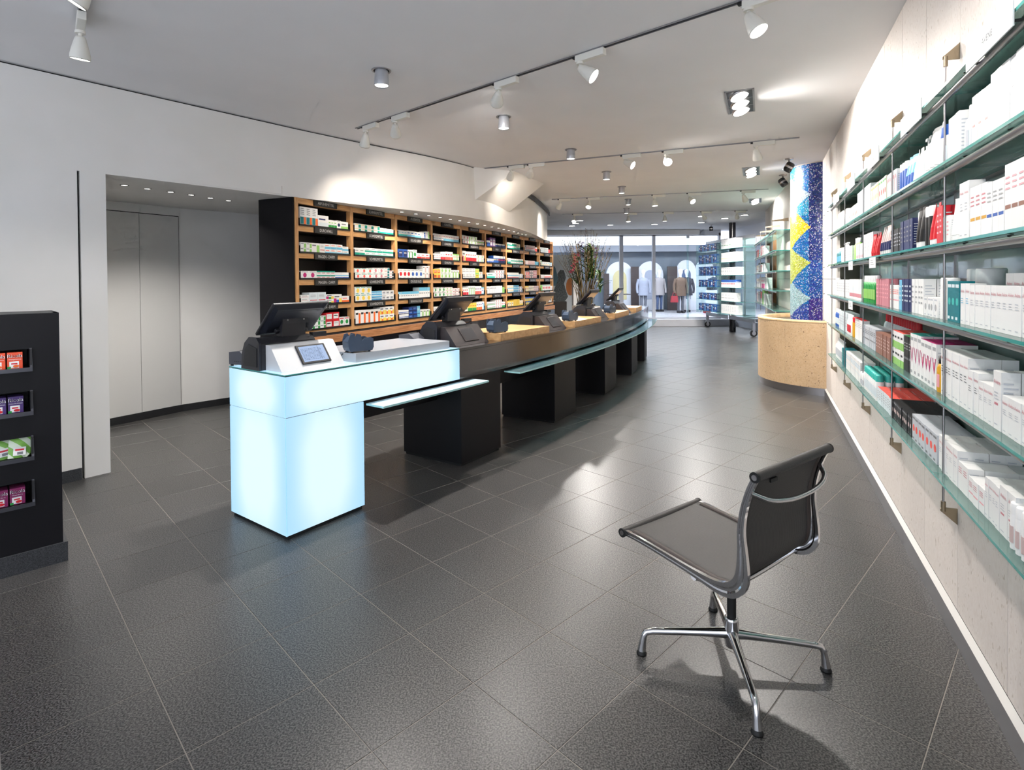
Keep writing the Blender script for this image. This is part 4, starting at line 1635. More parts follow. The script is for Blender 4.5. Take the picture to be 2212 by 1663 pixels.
l.new(vor.outputs['Distance'], bmp.inputs['Height']); l.new(bmp.outputs['Normal'], pb_.inputs['Normal'])

# tesserae colours laid out in big diamonds over the developed surface
A0, A1 = math.radians(150), math.radians(262)
NA, NZ = 72, 130
Z0, Z1 = 0.80, CEIL_Z


def tone(t, z):
    """t: 0 at the left silhouette .. 1 at the wall; z metres"""
    v = (CEIL_Z - z) / (CEIL_Z - 0.9)
    pale, yel, grn, blue, navy, cyan, purp = (175, 196, 214), (236, 200, 48), (176, 186, 80), (26, 104, 170), (32, 52, 120), (52, 148, 190), (58, 44, 128)
    # chain of diamonds down the middle: right corners at t=0.58, left corners beyond the silhouette
    segs = [(0.07, 0.20, 0.32, pale), (0.235, 0.41, 0.545, yel), (0.53, 0.635, 0.775, grn), (0.755, 0.865, 0.985, (150, 184, 190))]
    for v0, vm, v1, c in segs:
        if v0 < v < v1:
            w = 0.58 * ((v - v0) / (vm - v0) if v < vm else (v1 - v) / (v1 - vm))
            if t < w + 0.06:
                return c
    if t > 0.60:
        if v > 0.86:
            return purp
        return navy if v < 0.62 else (36, 74, 146)
    if v < 0.08:
        return cyan if t < 0.2 else blue
    if 0.20 < v < 0.33:
        return cyan
    if v > 0.9:
        return (46, 76, 156)
    return blue


b = B()
vs, cols, fs = [], [], []
for i in range(NZ + 1):
    for j in range(NA + 1):
        a = A0 + (A1 - A0) * j / NA
        vs.append((MR * math.cos(a), MR * math.sin(a), Z0 + (Z1 - Z0) * i / NZ))
for i in range(NZ):
    for j in range(NA):
        fs.append((i * (NA + 1) + j, i * (NA + 1) + j + 1, (i + 1) * (NA + 1) + j + 1, (i + 1) * (NA + 1) + j))
b.add(vs, fs, mosaic, True)
mcol = b.build('mosaic_column', None, (MC[0], MC[1], 0))
tag(mcol, 'round column of blue and gold glass mosaic with diamond pattern', 'column')
ca = mcol.data.color_attributes.new('tone', 'FLOAT_COLOR', 'CORNER')
li = 0
AL_, AR_ = math.radians(163), math.radians(243)
for p in mcol.data.polygons:
    for vi in p.vertices:
        pass
    cx = sum(mcol.data.vertices[q].co.x for q in p.vertices) / 4
    cy = sum(mcol.data.vertices[q].co.y for q in p.vertices) / 4
    cz = sum(mcol.data.vertices[q].co.z for q in p.vertices) / 4
    a = math.atan2(cy, cx) % (2 * PI)
    c_ = rgb(*tone((a - AL_) / (AR_ - AL_), cz))
    for q in p.loop_indices:
        ca.data[q].color = c_
b = B()
b.lathe([(MR + 0.004, CEIL_Z - 0.012), (MR + 0.004, CEIL_Z)], mat('column_top_trim', rgb(196, 186, 176), 0.5), 40, a0=A0, a1=A1, caps=False)
b.build('top_trim', mcol)
b = B()
ap = Vector((MR * math.cos(math.radians(226)) * 1.006, MR * math.sin(math.radians(226)) * 1.006, 1.02))
b.T = Matrix.Translation(ap) @ Matrix.Rotation(math.radians(226 + 90), 4, 'Z')
for i, (x, w, h) in enumerate([(-0.06, 0.004, 0.03), (-0.045, 0.004, 0.026), (-0.028, 0.012, 0.005), (-0.01, 0.004, 0.022), (0.008, 0.010, 0.005), (0.025, 0.004, 0.026), (0.045, 0.016, 0.004)]):
    b.box(x, x + w, -0.0045, -0.004, 0, h, pc('K'))
b.build('signature', mcol)

# ------------------------------------------------------------------ ceiling fittings
RAILB = mat('dark_track_channel', rgb(52, 52, 56), 0.4, metal=0.6)


def rail(name, p0, p1, lab, deep=False):
    p0, p1 = Vector((*p0, 0)), Vector((*p1, 0))
    d = p1 - p0
    Lr = d.length
    r = empty(name, (p0.x, p0.y, CEIL_Z), math.atan2(d.y, d.x))
    tag(r, lab, 'light track')
    h = 0.03 if deep else 0.008
    B().box(0, Lr, -0.012, 0.012, -h * 0.4, -0.0002, RAILB).build('channel', r)
    b = B()
    b.box(0, Lr, -0.017, -0.012, -h, -0.0002, ALU)
    b.box(0, Lr, 0.012, 0.017, -h, -0.0002, ALU)
    b.build('channel_edge', r)
    return r


def head(pos, along, target, lab, watts=None, angle=52, col=NEUT, drop=0.0, grp='track spotlights'):
    """track spotlight: gear box on the track, swivel, bell-shaped shade with a lit lens"""
    p = Vector((pos[0], pos[1], CEIL_Z - 0.009 - drop))
    a = math.atan2(along[1], along[0])
    r = tag(empty('track_spotlight', p, a), lab, 'spotlight', grp)
    B().box(-0.03, 0.19, -0.021, 0.021, -0.045, 0.0, LAMPWHITE, 0.003).build('gear_box', r)
    B().box(-0.055, -0.03, -0.012, 0.012, -0.014, 0.0, RUBBER).build('track_clip', r)
    b = B()
    b.lathe([(0.026, -0.060), (0.026, -0.045)], LAMPWHITE, 16)
    b.cyl((0, 0, -0.058), (0, 0, -0.082), 0.010, LAMPWHITE, n=10)
    b.build('swivel', r)
    jw = p + Vector((0, 0, -0.082))
    d = (Vector(target) - jw).normalized()
    M = d.to_track_quat('Z', 'Y').to_matrix().to_4x4()
    T = Matrix.Rotation(-a, 4, 'Z') @ M
    T = Matrix.Translation((0, 0, -0.082)) @ T
    b = B(); b.T = T
    b.lathe([(0.0, -0.012), (0.020, -0.008), (0.027, 0.004), (0.034, 0.03), (0.043, 0.065), (0.0495, 0.095), (0.0505, 0.112), (0.0485, 0.120), (0.0475, 0.116)], LAMPWHITE, 24, caps=False)
    b.build('shade', r)
    b = B(); b.T = T
    b.lathe([(0.0475, 0.116), (0.043, 0.114), (0.0, 0.114)], LENS, 24, caps=False)
    b.build('lens', r)
    w = P_SPOT if watts is None else watts
    if w > 0:
        spot('spot_beam', jw + d * 0.13, target, w, angle, 1.0, col, 0.04)
    return r


rail('light_track', (-1.521, 5.467), (1.70, 2.618), 'nearest ceiling track running across to the right wall')
rail('light_track', (-0.362, 7.45), (3.08, 5.926), 'second ceiling track, above the middle of the counter')
rail('light_track', (0.756, 10.364), (4.338, 9.353), 'third ceiling track towards the shop front')
rail('light_track', (1.159, 12.719), (5.227, 12.264), 'farthest ceiling track near the shop front')
rail('light_track', (-2.491, 3.221), (-1.45, 1.98), 'short ceiling track at the upper left edge', True)
dA, dB, dC, dD = (0.749, -0.663), (0.914, -0.405), (0.962, -0.272), (0.994, -0.111)
HEADS = [
    ((-1.402, 5.362), dA, (-1.75, 6.1, 1.6), 'spotlight at the left end of the nearest track, pointing at the cabinet', 0.18, 92),
    ((-1.055, 5.055), dA, (-1.35, 7.2, 1.5), 'second spotlight on the nearest track, leaning left', 0.25, 84),
    ((-0.092, 4.203), dA, (-0.7, 8.0, 1.4), 'third spotlight on the nearest track, turned away from the camera', 0.28, 84),
    ((0.465, 3.711), dA, (2.35, 2.85, 1.25), 'fourth spotlight on the nearest track, turned to the glass shelves', 0.28, 104),
    ((1.28, 2.99), dA, (2.10, 2.0, 0.5), 'large spotlight at the top edge of the picture near the right wall', 0.2, 112),
    ((-0.002, 7.291), dB, (-0.2, 8.9, 1.9), 'spotlight at the left end of the second track', 0.1, 90),
    ((0.257, 7.176), dB, (-0.1, 9.9, 1.7), 'second spotlight on the second track, above the stair wedge', 0.2, 80),
    ((1.371, 6.683), dB, (3.3, 5.2, 1.5), 'third spotlight on the second track, turned to the right', 0.45, 104),
    ((1.817, 6.485), dB, (1.35, 2.6, 0.0), 'dazzling spotlight on the second track aimed at the camera', 0.12, 60),
    ((2.691, 6.098), dB, (3.55, 7.1, 0.7), 'spotlight at the right end of the second track', 1.0, 104),
    ((0.916, 10.319), dC, (0.35, 11.3, 1.8), 'leftmost spotlight on the third track', 0.3, 96),
    ((1.431, 10.174), dC, (0.9, 9.0, 0.9), 'second spotlight on the third track', 2.38, 96),
    ((2.546, 9.859), dC, (2.6, 9.6, 0.0), 'middle spotlight on the third track, pointing straight down', 1.36, 96),
    ((3.12, 9.697), dC, (3.9, 7.6, 0.8), 'fourth spotlight on the third track, turned to the right', 2.34, 96),
    ((3.96, 9.46), dC, (4.95, 10.3, 1.5), 'rightmost spotlight on the third track', 2.34, 96),
    ((1.442, 12.687), dD, (1.0, 11.4, 0.9), 'leftmost spotlight on the farthest track', 1.19, 96),
    ((2.645, 12.553), dD, (2.6, 12.0, 0.0), 'second spotlight on the farthest track', 1.19, 96),
    ((3.449, 12.463), dD, (3.45, 12.46, 0.0), 'middle spotlight on the farthest track', 1.02, 96),
    ((4.271, 12.371), dD, (5.8, 13.6, 1.2), 'fourth spotlight on the farthest track', 1.70, 96),
    ((5.001, 12.289), dD, (5.9, 14.2, 1.4), 'rightmost spotlight on the farthest track', 1.70, 96),
]
for pos, al, tg, lab, k, ang in HEADS:
    head(pos, al, tg, lab, P_SPOT * k, ang, WARM if 'cabinet' in lab or 'wedge' in lab or 'left' in lab else NEUT)
head((-2.44, 3.16), (0.643, -0.766), (-2.85, 3.55, 0.0), 'spotlight hanging from the short track at the upper left', P_SPOT * 0.3, 90, drop=0.02)
head((-1.95, 2.58), (0.643, -0.766), (-3.2, 2.3, 0.6), 'spotlight cut off by the upper left picture edge', P_SPOT * 0.9, 80, drop=0.02)

# drop-down cylinder downlights over the counter walk
DN = [(-0.922, 3.972), (-0.066, 5.114), (0.691, 6.423), (1.333, 7.765), (1.796, 9.017), (2.199, 10.432), (2.446, 11.798)]
DLAB = ['cylinder downlight nearest the camera', 'second cylinder downlight from the camera, with a ring on the ceiling round it', 'third cylinder downlight from the camera',
        'fourth cylinder downlight from the camera', 'fifth cylinder downlight from the camera', 'sixth cylinder downlight from the camera', 'farthest cylinder downlight over the counter walk']
GREYLAMP = mat('grey_lamp_cylinder', rgb(186, 188, 194), 0.35, metal=0.4)
for (x, y), lab in zip(DN, DLAB):
    r = tag(empty('downlight', (x, y, CEIL_Z)), lab, 'downlight', 'cylinder downlights')
    b = B(); b.lathe([(0.070, -0.0002), (0.068, -0.006), (0.056, -0.006), (0.056, -0.0002)], ALU, 28, caps=False); b.build('ring', r)
    b = B(); b.lathe([(0.056, -0.002), (0.0, -0.002)], DARKMESH, 28, caps=False); b.build('recess', r)
    b = B(); b.lathe([(0.047, -0.001), (0.049, -0.06), (0.053, -0.108), (0.051, -0.112), (0.046, -0.108)], GREYLAMP, 28, caps=False); b.build('cylinder', r)
    b = B(); b.lathe([(0.046, -0.106), (0.0, -0.104)], LENS, 24, caps=False); b.build('lens', r)
    spot('down_beam', (x, y, CEIL_Z - 0.12), (x, y, 0), P_DOWN, 140, 1.0, NEUT, 0.04)

# square recessed fittings with three swivelling lamps
SQ = [((0.535, 1.66), 'added square fitting, unseen above the picture edge, over the chair'), ((1.955, 4.73), 'square recessed fitting with three lamps nearest the camera'), ((3.375, 7.80), 'second square recessed fitting, left of the mosaic column'),  # the first is unseen, added along the row to light the right wall
      ((4.73, 10.75), 'farthest square recessed fitting above the far shelves')]
for (x, y), lab in SQ:
    r = tag(empty('recessed_fitting', (x, y, CEIL_Z), math.radians(90 - 24.3)), lab, 'recessed light', 'square recessed fittings')
    b = B()
    hx, hy = 0.33, 0.112
    for a in ((-hx, hx, -hy, -hy + 0.014), (-hx, hx, hy - 0.014, hy), (-hx, -hx + 0.014, -hy, hy), (hx - 0.014, hx, -hy, hy)):
        b.box(*a, -0.006, -0.0002, ALU)
    for q in (-0.11, 0.11):
        b.box(q - 0.005, q + 0.005, -hy, hy, -0.005, -0.0002, ALU)
    b.build('frame', r)
    B().box(-hx + 0.01, hx - 0.01, -hy + 0.01, hy - 0.01, -0.003, -0.0004, mat('dark_fitting_box', rgb(54, 54, 58), 0.3, metal=0.5)).build('box', r)
    for k, q in enumerate((-0.22, 0.0, 0.22)):
        b = B()
        b.T = Matrix.Translation((q, 0, -0.022)) @ Matrix.Rotation(math.radians(-18), 4, 'X') @ Matrix.Rotation(math.radians(10), 4, 'Y')
        b.lathe([(0.076, 0.018), (0.078, 0.0), (0.070, -0.004)], STEEL, 24, caps=False)
        b.lathe([(0.070, -0.003), (0.0, -0.003)], LENS, 24, caps=False)
        b.build('lamp', r)
    tgt = Vector((x, y, 0)) + nR * 1.25 - uR * 0.4 + Vector((0, 0, 0.9))
    spot('fitting_beam', (x, y, CEIL_Z - 0.06), tgt, P_SQ * (0.40 if y < 2 else 1.0 if y < 6 else 0.45), 150, 0.7, NEUT, 0.05)

# small downlights in the cabinet soffit and in the corridor ceiling
SOF = [(-1.316, 6.641), (-1.181, 6.845), (-1.052, 7.044), (-0.936, 7.263), (-0.824, 7.466), (-0.715, 7.65), (-0.607, 7.875), (-0.501, 8.102), (-0.405, 8.341), (-0.306, 8.595),
       (-0.208, 8.796), (-0.127, 9.02), (-0.046, 9.241), (0.04, 9.473), (0.113, 9.731), (0.189, 9.953), (0.26, 10.184)]
COR = [(-3.268, 4.684), (-3.197, 4.869), (-3.104, 5.052), (-3.021, 5.23), (-2.948, 5.43), (-2.866, 5.613)]
bR = B(); bR.lathe([(0.034, -0.0003), (0.033, -0.004), (0.024, -0.004), (0.024, -0.0008)], STEEL, 20, caps=False)
mR = bR.mesh('ring')
bL = B(); bL.lathe([(0.024, -0.002), (0.0, -0.002)], LENS_LOW, 16, caps=False)
mL = bL.mesh('lens')


def puck(x, y, z, lab, grp):
    r = tag(empty('recessed_spot', (x, y, z)), lab, 'downlight', grp)
    ob('ring', mR, r)
    ob('lens', mL, r)


for i, (x, y) in enumerate(SOF):
    puck(x, y, 2.2705, 'small round downlight in the cabinet soffit, %s from the left' % ORD[i], 'soffit downlights')
for i, (x, y) in enumerate(COR):
    puck(x, y, 2.2705, 'small round downlight in the corridor ceiling, %s from the left' % ORD[i], 'corridor downlights')
for i, (x, y) in enumerate(SOF):
    if i % 3 == 0:
        spot('soffit_beam', (x, y, 2.25), (x - 0.25, y + 0.1, 1.2), P_SOFFIT * 3, 110, 0.9, WARM, 0.03)
for (x, y) in COR[::2]:
    spot('corridor_beam', (x, y, 2.26), (x, y, 0), P_CORR * 2, 130, 0.9, NEUT, 0.03)

# dome cameras on the ceiling
for (x, y, tilt, lab) in ((3.505, 7.0, 0.5, 'black ceiling camera nearer the mosaic column'), (3.967, 8.1, -0.5, 'black ceiling camera left of the mosaic column'),
                          (5.62, 15.6, 0.0, 'small black ceiling camera near the shop front')):
    r = tag(empty('security_camera', (x, y, CEIL_Z)), lab, 'camera')
    b = B(); b.lathe([(0.055, -0.0003), (0.05, -0.012), (0.012, -0.014), (0.012, -0.05)], STEEL, 18, caps=False); b.build('mount', r)
    b = B(); b.T = Matrix.Translation((0, 0, -0.105)) @ Matrix.Rotation(tilt, 4, 'Y') @ Matrix.Rotation(tilt * 0.6, 4, 'X')
    b.lathe([(0.0, 0.062), (0.035, 0.060), (0.050, 0.045), (0.052, -0.04), (0.044, -0.062), (0.0, -0.064)], BLACKMAT, 20)
    b.build('housing', r)
    b = B(); b.T = Matrix.Translation((0, 0, -0.105)) @ Matrix.Rotation(tilt, 4, 'Y') @ Matrix.Rotation(tilt * 0.6, 4, 'X')
    b.lathe([(0.0525, 0.012), (0.0535, 0.0), (0.0525, -0.012)], STEEL, 20, caps=False); b.build('band', r)

# ------------------------------------------------------------------ glass shelves of the right wall
ZG = [0.655, 0.968, 1.275, 1.582, 1.89, 2.185]
SHN = ['lowest', 'second', 'third', 'fourth', 'fifth', 'topmost']
RODS = [0.62 + 0.975 * k for k in range(-2, 5)]
JS = [-1.33, -0.355, 0.62, 1.595, 2.57, 3.545, 4.52]
MWR = Matrix.Translation(R0) @ Matrix.Rotation(WROT, 4, 'Z')


def glass_plate(b, x0, x1, y0, y1, z0, z1, g=None):
    vs = [(x0, y0, z0), (x1, y0, z0), (x1, y1, z0), (x0, y1, z0), (x0, y0, z1), (x1, y0, z1), (x1, y1, z1), (x0, y1, z1)]
    b.add(vs, [(3, 2, 1, 0), (4, 5, 6, 7)], g or GLASS_SH)
    b.add(vs, [(0, 1, 5, 4), (1, 2, 6, 5), (2, 3, 7, 6), (3, 0, 4, 7)], EDGE)


for i, z in enumerate(ZG):
    sh = tag(empty('glass_shelf', rw(0, 0, z), WROT), '%s green glass wall shelf%s on the right' % (SHN[i], '' if i < 5 else ' with maker plates'), 'glass shelf')
    for a, c in zip(JS[:-1], JS[1:]):
        b = B()
        glass_plate(b, -c + 0.001, -a - 0.001, -0.082, ND - 0.004, -0.011, -0.0005)
        b.build('glass_pane', sh)
    if i > 0:
        b = B()
        b.cyl((-4.53, -0.050, -0.027), (1.4, -0.050, -0.027), 0.0135, STEEL, n=14)
        b.build('rail', sh)
        b = B()
        for k in range(7):
            for q in (0.3, 0.7):
                x = -(JS[0] + 0.975 * (k + q))
                b.cyl((x, -0.050, -0.012), (x, -0.064, -0.016), 0.003, RUBBER, n=6)
        b.build('pin', sh)
    b = B()
    b.box(-4.3, 1.4, ND - 0.012, ND - 0.002, -0.024, -0.011, ALU)
    b.build('back_rail', sh)
for k, s in enumerate(RODS):
    lab = 'thin steel suspension rod of the glass shelves, %s' % ['out at the near end', 'before the near joint', 'nearest in full view', 'second in full view', 'third in full view',
                                                                  'fourth in full view', 'at the far end'][k]
    r = tag(empty('suspension_rod', rw(s, 0, 0), WROT), lab, 'rod', 'suspension rods')
    b = B(); b.cyl((0, -0.046, 0.505), (0, -0.046, 2.325), 0.0042, STEEL, n=8); b.build('rod', r)
    for z, sg in ((2.325, 1), (0.505, -1)):
        b = B()
        b.extx([(0.0, z - 0.012 * sg), (0.0, z + 0.052 * sg), (-0.046, z + 0.012 * sg), (-0.056, z + 0.004 * sg), (-0.056, z - 0.006 * sg), (-0.046, z - 0.010 * sg)], -0.004, 0.004, BRASSY)
        br = b.build('bracket', r)
        b = B(); b.cyl((0, -0.046, z - 0.035 * sg), (0, -0.046, z + 0.004 * sg), 0.0085, BRASSY, n=10); b.build('collar', br)
PLATE = mat('frosted_maker_plate', rgb(226, 230, 230), 0.35)
PLTXT = mat('grey_plate_lettering', rgb(96, 100, 104), 0.5)
for k, (s, t) in enumerate([(0.02, 'AVENE'), (0.98, 'VICHY'), (1.92, 'LIERAC'), (2.85, 'ROCHE'), (3.78, 'PHYTO')]):
    p = tag(empty('maker_plate', rw(s, 0.086, 2.135), WROT), 'frosted maker plate on the topmost glass shelf, %s' % ['nearest and largest in view', 'second from the camera', 'third from the camera',
            'fourth from the camera', 'farthest, by the mosaic column'][k], 'sign')
    B().box(-0.19, 0.19, -0.004, 0.0, 0.0, 0.088, PLATE).build('plate', p)
    b = B(); put_text(b, t, 0, 0.044, 0.020, -0.0046, PLTXT, 0.16); b.build('lettering', p)
    for x in (-0.17, 0.17):
        B().cyl((x, 0.0, 0.02), (x, 0.022, 0.02), 0.005, RUBBER, n=8).build('clip', p)
for k, (s, i) in enumerate([(1.95, 3), (2.88, 3), (2.88, 2)]):
    p = tag(empty('price_card', rw(s, 0.085, ZG[i] - 0.075), WROT), ['white price card hanging from the fourth shelf, nearer one', 'white price card hanging from the fourth shelf, farther one',
            'white price card hanging from the third shelf'][k], 'sign')
    B().box(-0.11, 0.11, -0.0015, 0.0, 0.0, 0.066, WHITE).build('card', p)
    b = B()
    for q in range(3):
        b.box(-0.06, 0.05 - q * 0.02, -0.002, -0.0015, 0.02 + q * 0.012, 0.025 + q * 0.012, pc('E'))
    b.build('print', p)

# ---- products on the glass shelves
ncos = 0
rear = B()
COSMAX = 292


def run(i, s0, n, w, h, rows=1, lev=1, d=0.048, gap=0.001, off=0.045, what='', jit=0.004, **kw):
    """n cartons side by side starting at s0 (the camera end), in rows going back"""
    global ncos
    me = carton(w - gap, d - 0.001, h - 0.0006, **kw)
    lab = '%s, %s glass shelf' % (what, SHN[i])
    for a in range(n):
        s = s0 + (a + 0.5) * w
        for r in range(rows):
            for e in range(lev):
                y = -off + d / 2 + r * d + rnd.uniform(0, jit)
                M4 = MWR @ Matrix.Translation((-s, y, ZG[i] + e * h))
                vis = (r == 0) or (i < 2 and e == lev - 1 and r < 3)
                if vis and ncos < COSMAX:
                    o = ob('cosmetic_carton', me, None, M4.translation, WROT)
                    tag(o, lab + (', %s from the camera' % ORD[a] if rows == 1 and lev == 1 else ', row %s, %s along%s' % (NUM[r], ORD[a], ' above' if e else '')), 'cosmetic box', 'cartons: ' + lab)
                    ncos += 1
                else:
                    place(rear, me, M4)


_pm = {}


def bottle_mesh(kind, r, h, col, cap, lab=None):
    key = (kind, r, h, col, cap, lab)
    if key in _pm:
        return _pm[key]
    mb_, mc = pc(col), pc(cap)
    b, c = B(), B()
    n_ = 14
    if kind == 'can':
        b.lathe([(r, 0.0), (r, h * 0.72), (r * 0.92, h * 0.76)], mb_, n_)
        c.lathe([(r * 0.96, h * 0.745), (r * 0.96, h * 0.97), (r * 0.85, h), (0, h)], mc, n_)
    elif kind == 'pump':
        b.lathe([(r, 0.0), (r * 1.02, h * 0.05), (r * 1.02, h * 0.62), (r * 0.8, h * 0.70), (r * 0.42, h * 0.74)], mb_, n_)
        c.lathe([(r * 0.42, h * 0.735), (r * 0.42, h * 0.82), (r * 0.16, h * 0.83), (r * 0.16, h * 0.94)], mc, 10)
        c.box(-r * 0.9, r * 0.3, -r * 0.28, r * 0.28, h * 0.94, h, mc)
    elif kind == 'jar':
        b.lathe([(r, 0.0), (r, h * 0.62)], mb_, n_)
        c.lathe([(r * 1.03, h * 0.61), (r * 1.03, h * 0.97), (r * 0.98, h), (0, h)], mc, n_)
    elif kind == 'flat':
        b.lathe([(r, 0.0), (r * 1.05, h * 0.1), (r * 1.05, h * 0.66), (r * 0.7, h * 0.78), (r * 0.5, h * 0.80)], mb_, n_, sy=0.6)
        c.lathe([(r * 0.52, h * 0.79), (r * 0.52, h), (0, h)], mc, n_, sy=0.8)
    else:
        b.lathe([(r, 0.0), (r, h * 0.62), (r * 0.82, h * 0.72), (r * 0.5, h * 0.77)], mb_, n_)
        c.lathe([(r * 0.56, h * 0.76), (r * 0.54, h * 0.98), (r * 0.48, h), (0, h)], mc, n_)
    if lab:
        L_ = pc(lab)
        k = 5
        vs = []
        for z in (h * 0.14, h * 0.5):
            for q in range(k + 1):
                a = -PI / 2 - 0.7 + 1.4 * q / k
                sy = 0.6 if kind == 'flat' else 1.0
                vs.append((r * 1.062 * math.cos(a), r * 1.062 * sy * math.sin(a), z))
        b.add(vs, [(q, q + 1, k + 2 + q, k + 1 + q) for q in range(k)], L_, True)
    _pm[key] = (b.mesh('bottle'), c.mesh('cap'))
    return _pm[key]


def bottles(i, s0, n, kind, r, h, col, cap, lab=None, rows=1, off=0.0, what='', pitch=None, zb=None, frame=None, rz=None, where=None):
    mb_, mc = bottle_mesh(kind, r, h, col, cap, lab)
    pt = pitch or r * 2.15
    label = '%s, %s glass shelf' % (what, SHN[i])
    for a in range(n):
        for q in range(rows):
            M4 = (frame or MWR) @ Matrix.Translation((-(s0 + (a + 0.5) * pt), -off + q * r * 2.2, (ZG[i] if zb is None else zb)))
            o = ob('bottle', mb_, None, M4.translation, WROT if rz is None else rz)
            tag(o, label + (', %s from the camera' % ORD[a] if rows == 1 else ', row %s, %s along' % (NUM[q], ORD[a])), 'bottle', 'bottles: ' + label)
            ob('cap', mc, o)


def tube_mesh(r, h, col, cap, band=None):
    key = ('tube', r, h, col, cap, band)
    if key in _pm:
        return _pm[key]
    b, c = B(), B()
    n_ = 14
    rings = []
    for z, kx, ky in ((h * 0.16, 1, 1), (h * 0.45, 1.02, 0.8), (h * 0.75, 1.06, 0.42), (h * 0.93, 1.1, 0.08), (h, 1.1, 0.06)):
        rings.append([(r * kx * math.cos(2 * PI * q / n_), r * ky * math.sin(2 * PI * q / n_), z) for q in range(n_)])
    for a, e in enumerate(rings[:-1]):
        m_ = pc(band) if (band and a == 0) else pc(col)
        b.add(e + rings[a + 1], [(q, (q + 1) % n_, n_ + (q + 1) % n_, n_ + q) for q in range(n_)], m_, True)
    b.add(rings[-1], [tuple(range(n_))], pc(col))
    c.lathe([(r * 0.9, 0), (r * 0.94, h * 0.16)], pc(cap), n_)
    _pm[key] = (b.mesh('tube'), c.mesh('cap'))
    return _pm[key]


def tubes(i, s0, n, r, h, col, cap, band=None, off=0.01, what='', pitch=None, lean=0.0):
    mt, mc = tube_mesh(r, h, col, cap, band)
    pt = pitch or r * 2.2
    label = '%s, %s glass shelf' % (what, SHN[i])
    for a in range(n):
        M4 = MWR @ Matrix.Translation((-(s0 + (a + 0.5) * pt), -off, ZG[i]))
        o = ob('tube', mt, None, M4.translation, WROT + rnd.uniform(-0.3, 0.3))
        tag(o, label + ', %s from the camera' % ORD[a], 'tube', 'tubes: ' + label)
        ob('cap', mc, o)


AV = dict(pat='g', c1='W', c2='S', word='Avène', wc='V', wpos=0.82, wh=0.011)


def av(**k):
    d = dict(AV)
    d.update(k)
    return d


# lowest shelf, from the camera end
bottles(0, -0.40, 9, 'can', 0.0185, 0.135, 'W', 'W', 'F', 1, 0.035, 'slim white spray can with pale red print')
run(0, -0.065, 2, 0.058, 0.150, 3, what='big white skin care carton with rose ring', **av(c1='V'))
run(0, 0.055, 4, 0.031, 0.135, 3, what='slim white carton with grey lettering', **av(wh=0.008))
run(0, 0.182, 3, 0.052, 0.085, 4, what='low white carton with red and green print', pat='m', c1='P', c2='V')
run(0, 0.342, 2, 0.055, 0.105, 4, what='white carton with an orange tab', pat='m', c1='W', c2='V')
run(0, 0.455, 5, 0.050, 0.138, 4, what='white carton of the deep block', **av())
run(0, 0.73, 7, 0.060, 0.125, 3, what='silver grey carton with red chevron', base='S', pat='d', c1='I', c2='D')
run(0, 1.17, 11, 0.040, 0.105, 4, what='small black carton with white marks', base='K', pat='d', c1='F', c2='D', side=False)
run(0, 1.63, 7, 0.058, 0.100, 4, what='pale carton with a red top', base='X', pat='p', c1='E', top='I', d=0.052)
bottles(0, 2.05, 9, 'can', 0.024, 0.165, 'W', 'H', 'X', 3, 0.025, 'white bottle with turquoise cap')
bottles(0, 2.53, 2, 'jar', 0.032, 0.10, 'W', 'W', 'S', 1, 0.02, 'white jar')
run(0, 2.70, 14, 0.056, 0.155, 2, what='narrow white carton with pale blue print', pat='m', c1='X', c2='A')
run(0, 3.52, 4, 0.06, 0.15, 2, what='teal carton', base='Z', pat='p', c1='H')
bottles(0, 3.80, 9, 'pump', 0.026, 0.19, 'W', 'W', 'S', 1, 0.01, 'white pump bottle with grey label')
# second shelf
run(1, -0.42, 10, 0.046, 0.118, 3, what='white skin care carton by the picture edge', **av())
run(1, 0.045, 1, 0.062, 0.185, 2, what='tall white carton with rose ring', **av(c1='V', wh=0.014))
run(1, 0.112, 3, 0.043, 0.128, 3, what='short white carton beside the tall one', **av())
run(1, 0.245, 2, 0.048, 0.150, 3, what='medium white carton', **av(c2='D'))
run(1, 0.345, 7, 0.046, 0.188, 3, what='medium tall white carton by the rod', **av(c2='D'))
bottles(1, 0.685, 1, 'flat', 0.026, 0.15, 'J', 'K', 'P', 1, 0.03, 'amber oil bottle with black cap')
run(1, 0.745, 4, 0.062, 0.195, 3, what='white carton with pink V and pink lid', pat='d', c1='P', c2='E', word='V', wc='M', wpos=0.5, wh=0.07, top='M')
run(1, 0.995, 3, 0.062, 0.205, 3, what='white carton with pink V and green lid', pat='d', c1='W', c2='E', word='V', wc='M', wpos=0.5, wh=0.075, top='H')
run(1, 1.185, 3, 0.048, 0.18, 3, what='black carton with green lid', base='K', pat='m', c1='D', c2='E', top='G', side=False)
run(1, 1.335, 4, 0.070, 0.092, 3, 2, what='white carton with red edge and green base', pat='b', c1='L', c2='K', top='I')
run(1, 1.66, 8, 0.054, 0.132, 3, what='rose brown carton', base='Q', pat='p', c1='F')
run(1, 2.12, 9, 0.052, 0.14, 2, what='silver carton with black print', base='S', pat='m', c1='D', c2='K')
bottles(1, 1.72, 15, 'cap', 0.026, 0.215, 'X', 'R', None, 1, -0.115, 'white bottle with red cap in the rear row', pitch=0.062)
run(1, 2.63, 7, 0.05, 0.16, 1, what='white carton with red lid', pat='m', c1='W', c2='E', top='R')
bottles(1, 3.02, 2, 'can', 0.024, 0.16, 'J', 'R', None, 1, 0.02, 'amber bottle with red cap')
bottles(1, 3.16, 3, 'flat', 0.034, 0.17, 'W', 'W', 'R', 1, 0.03, 'white bottle with red label')
run(1, 3.42, 9, 0.062, 0.165, 2, what='pale blue and white carton', base='X', pat='p', c1='S')
bottles(1, 4.02, 5, 'flat', 0.028, 0.17, 'B', 'W', 'X', 1, 0.02, 'blue bottle with white cap')
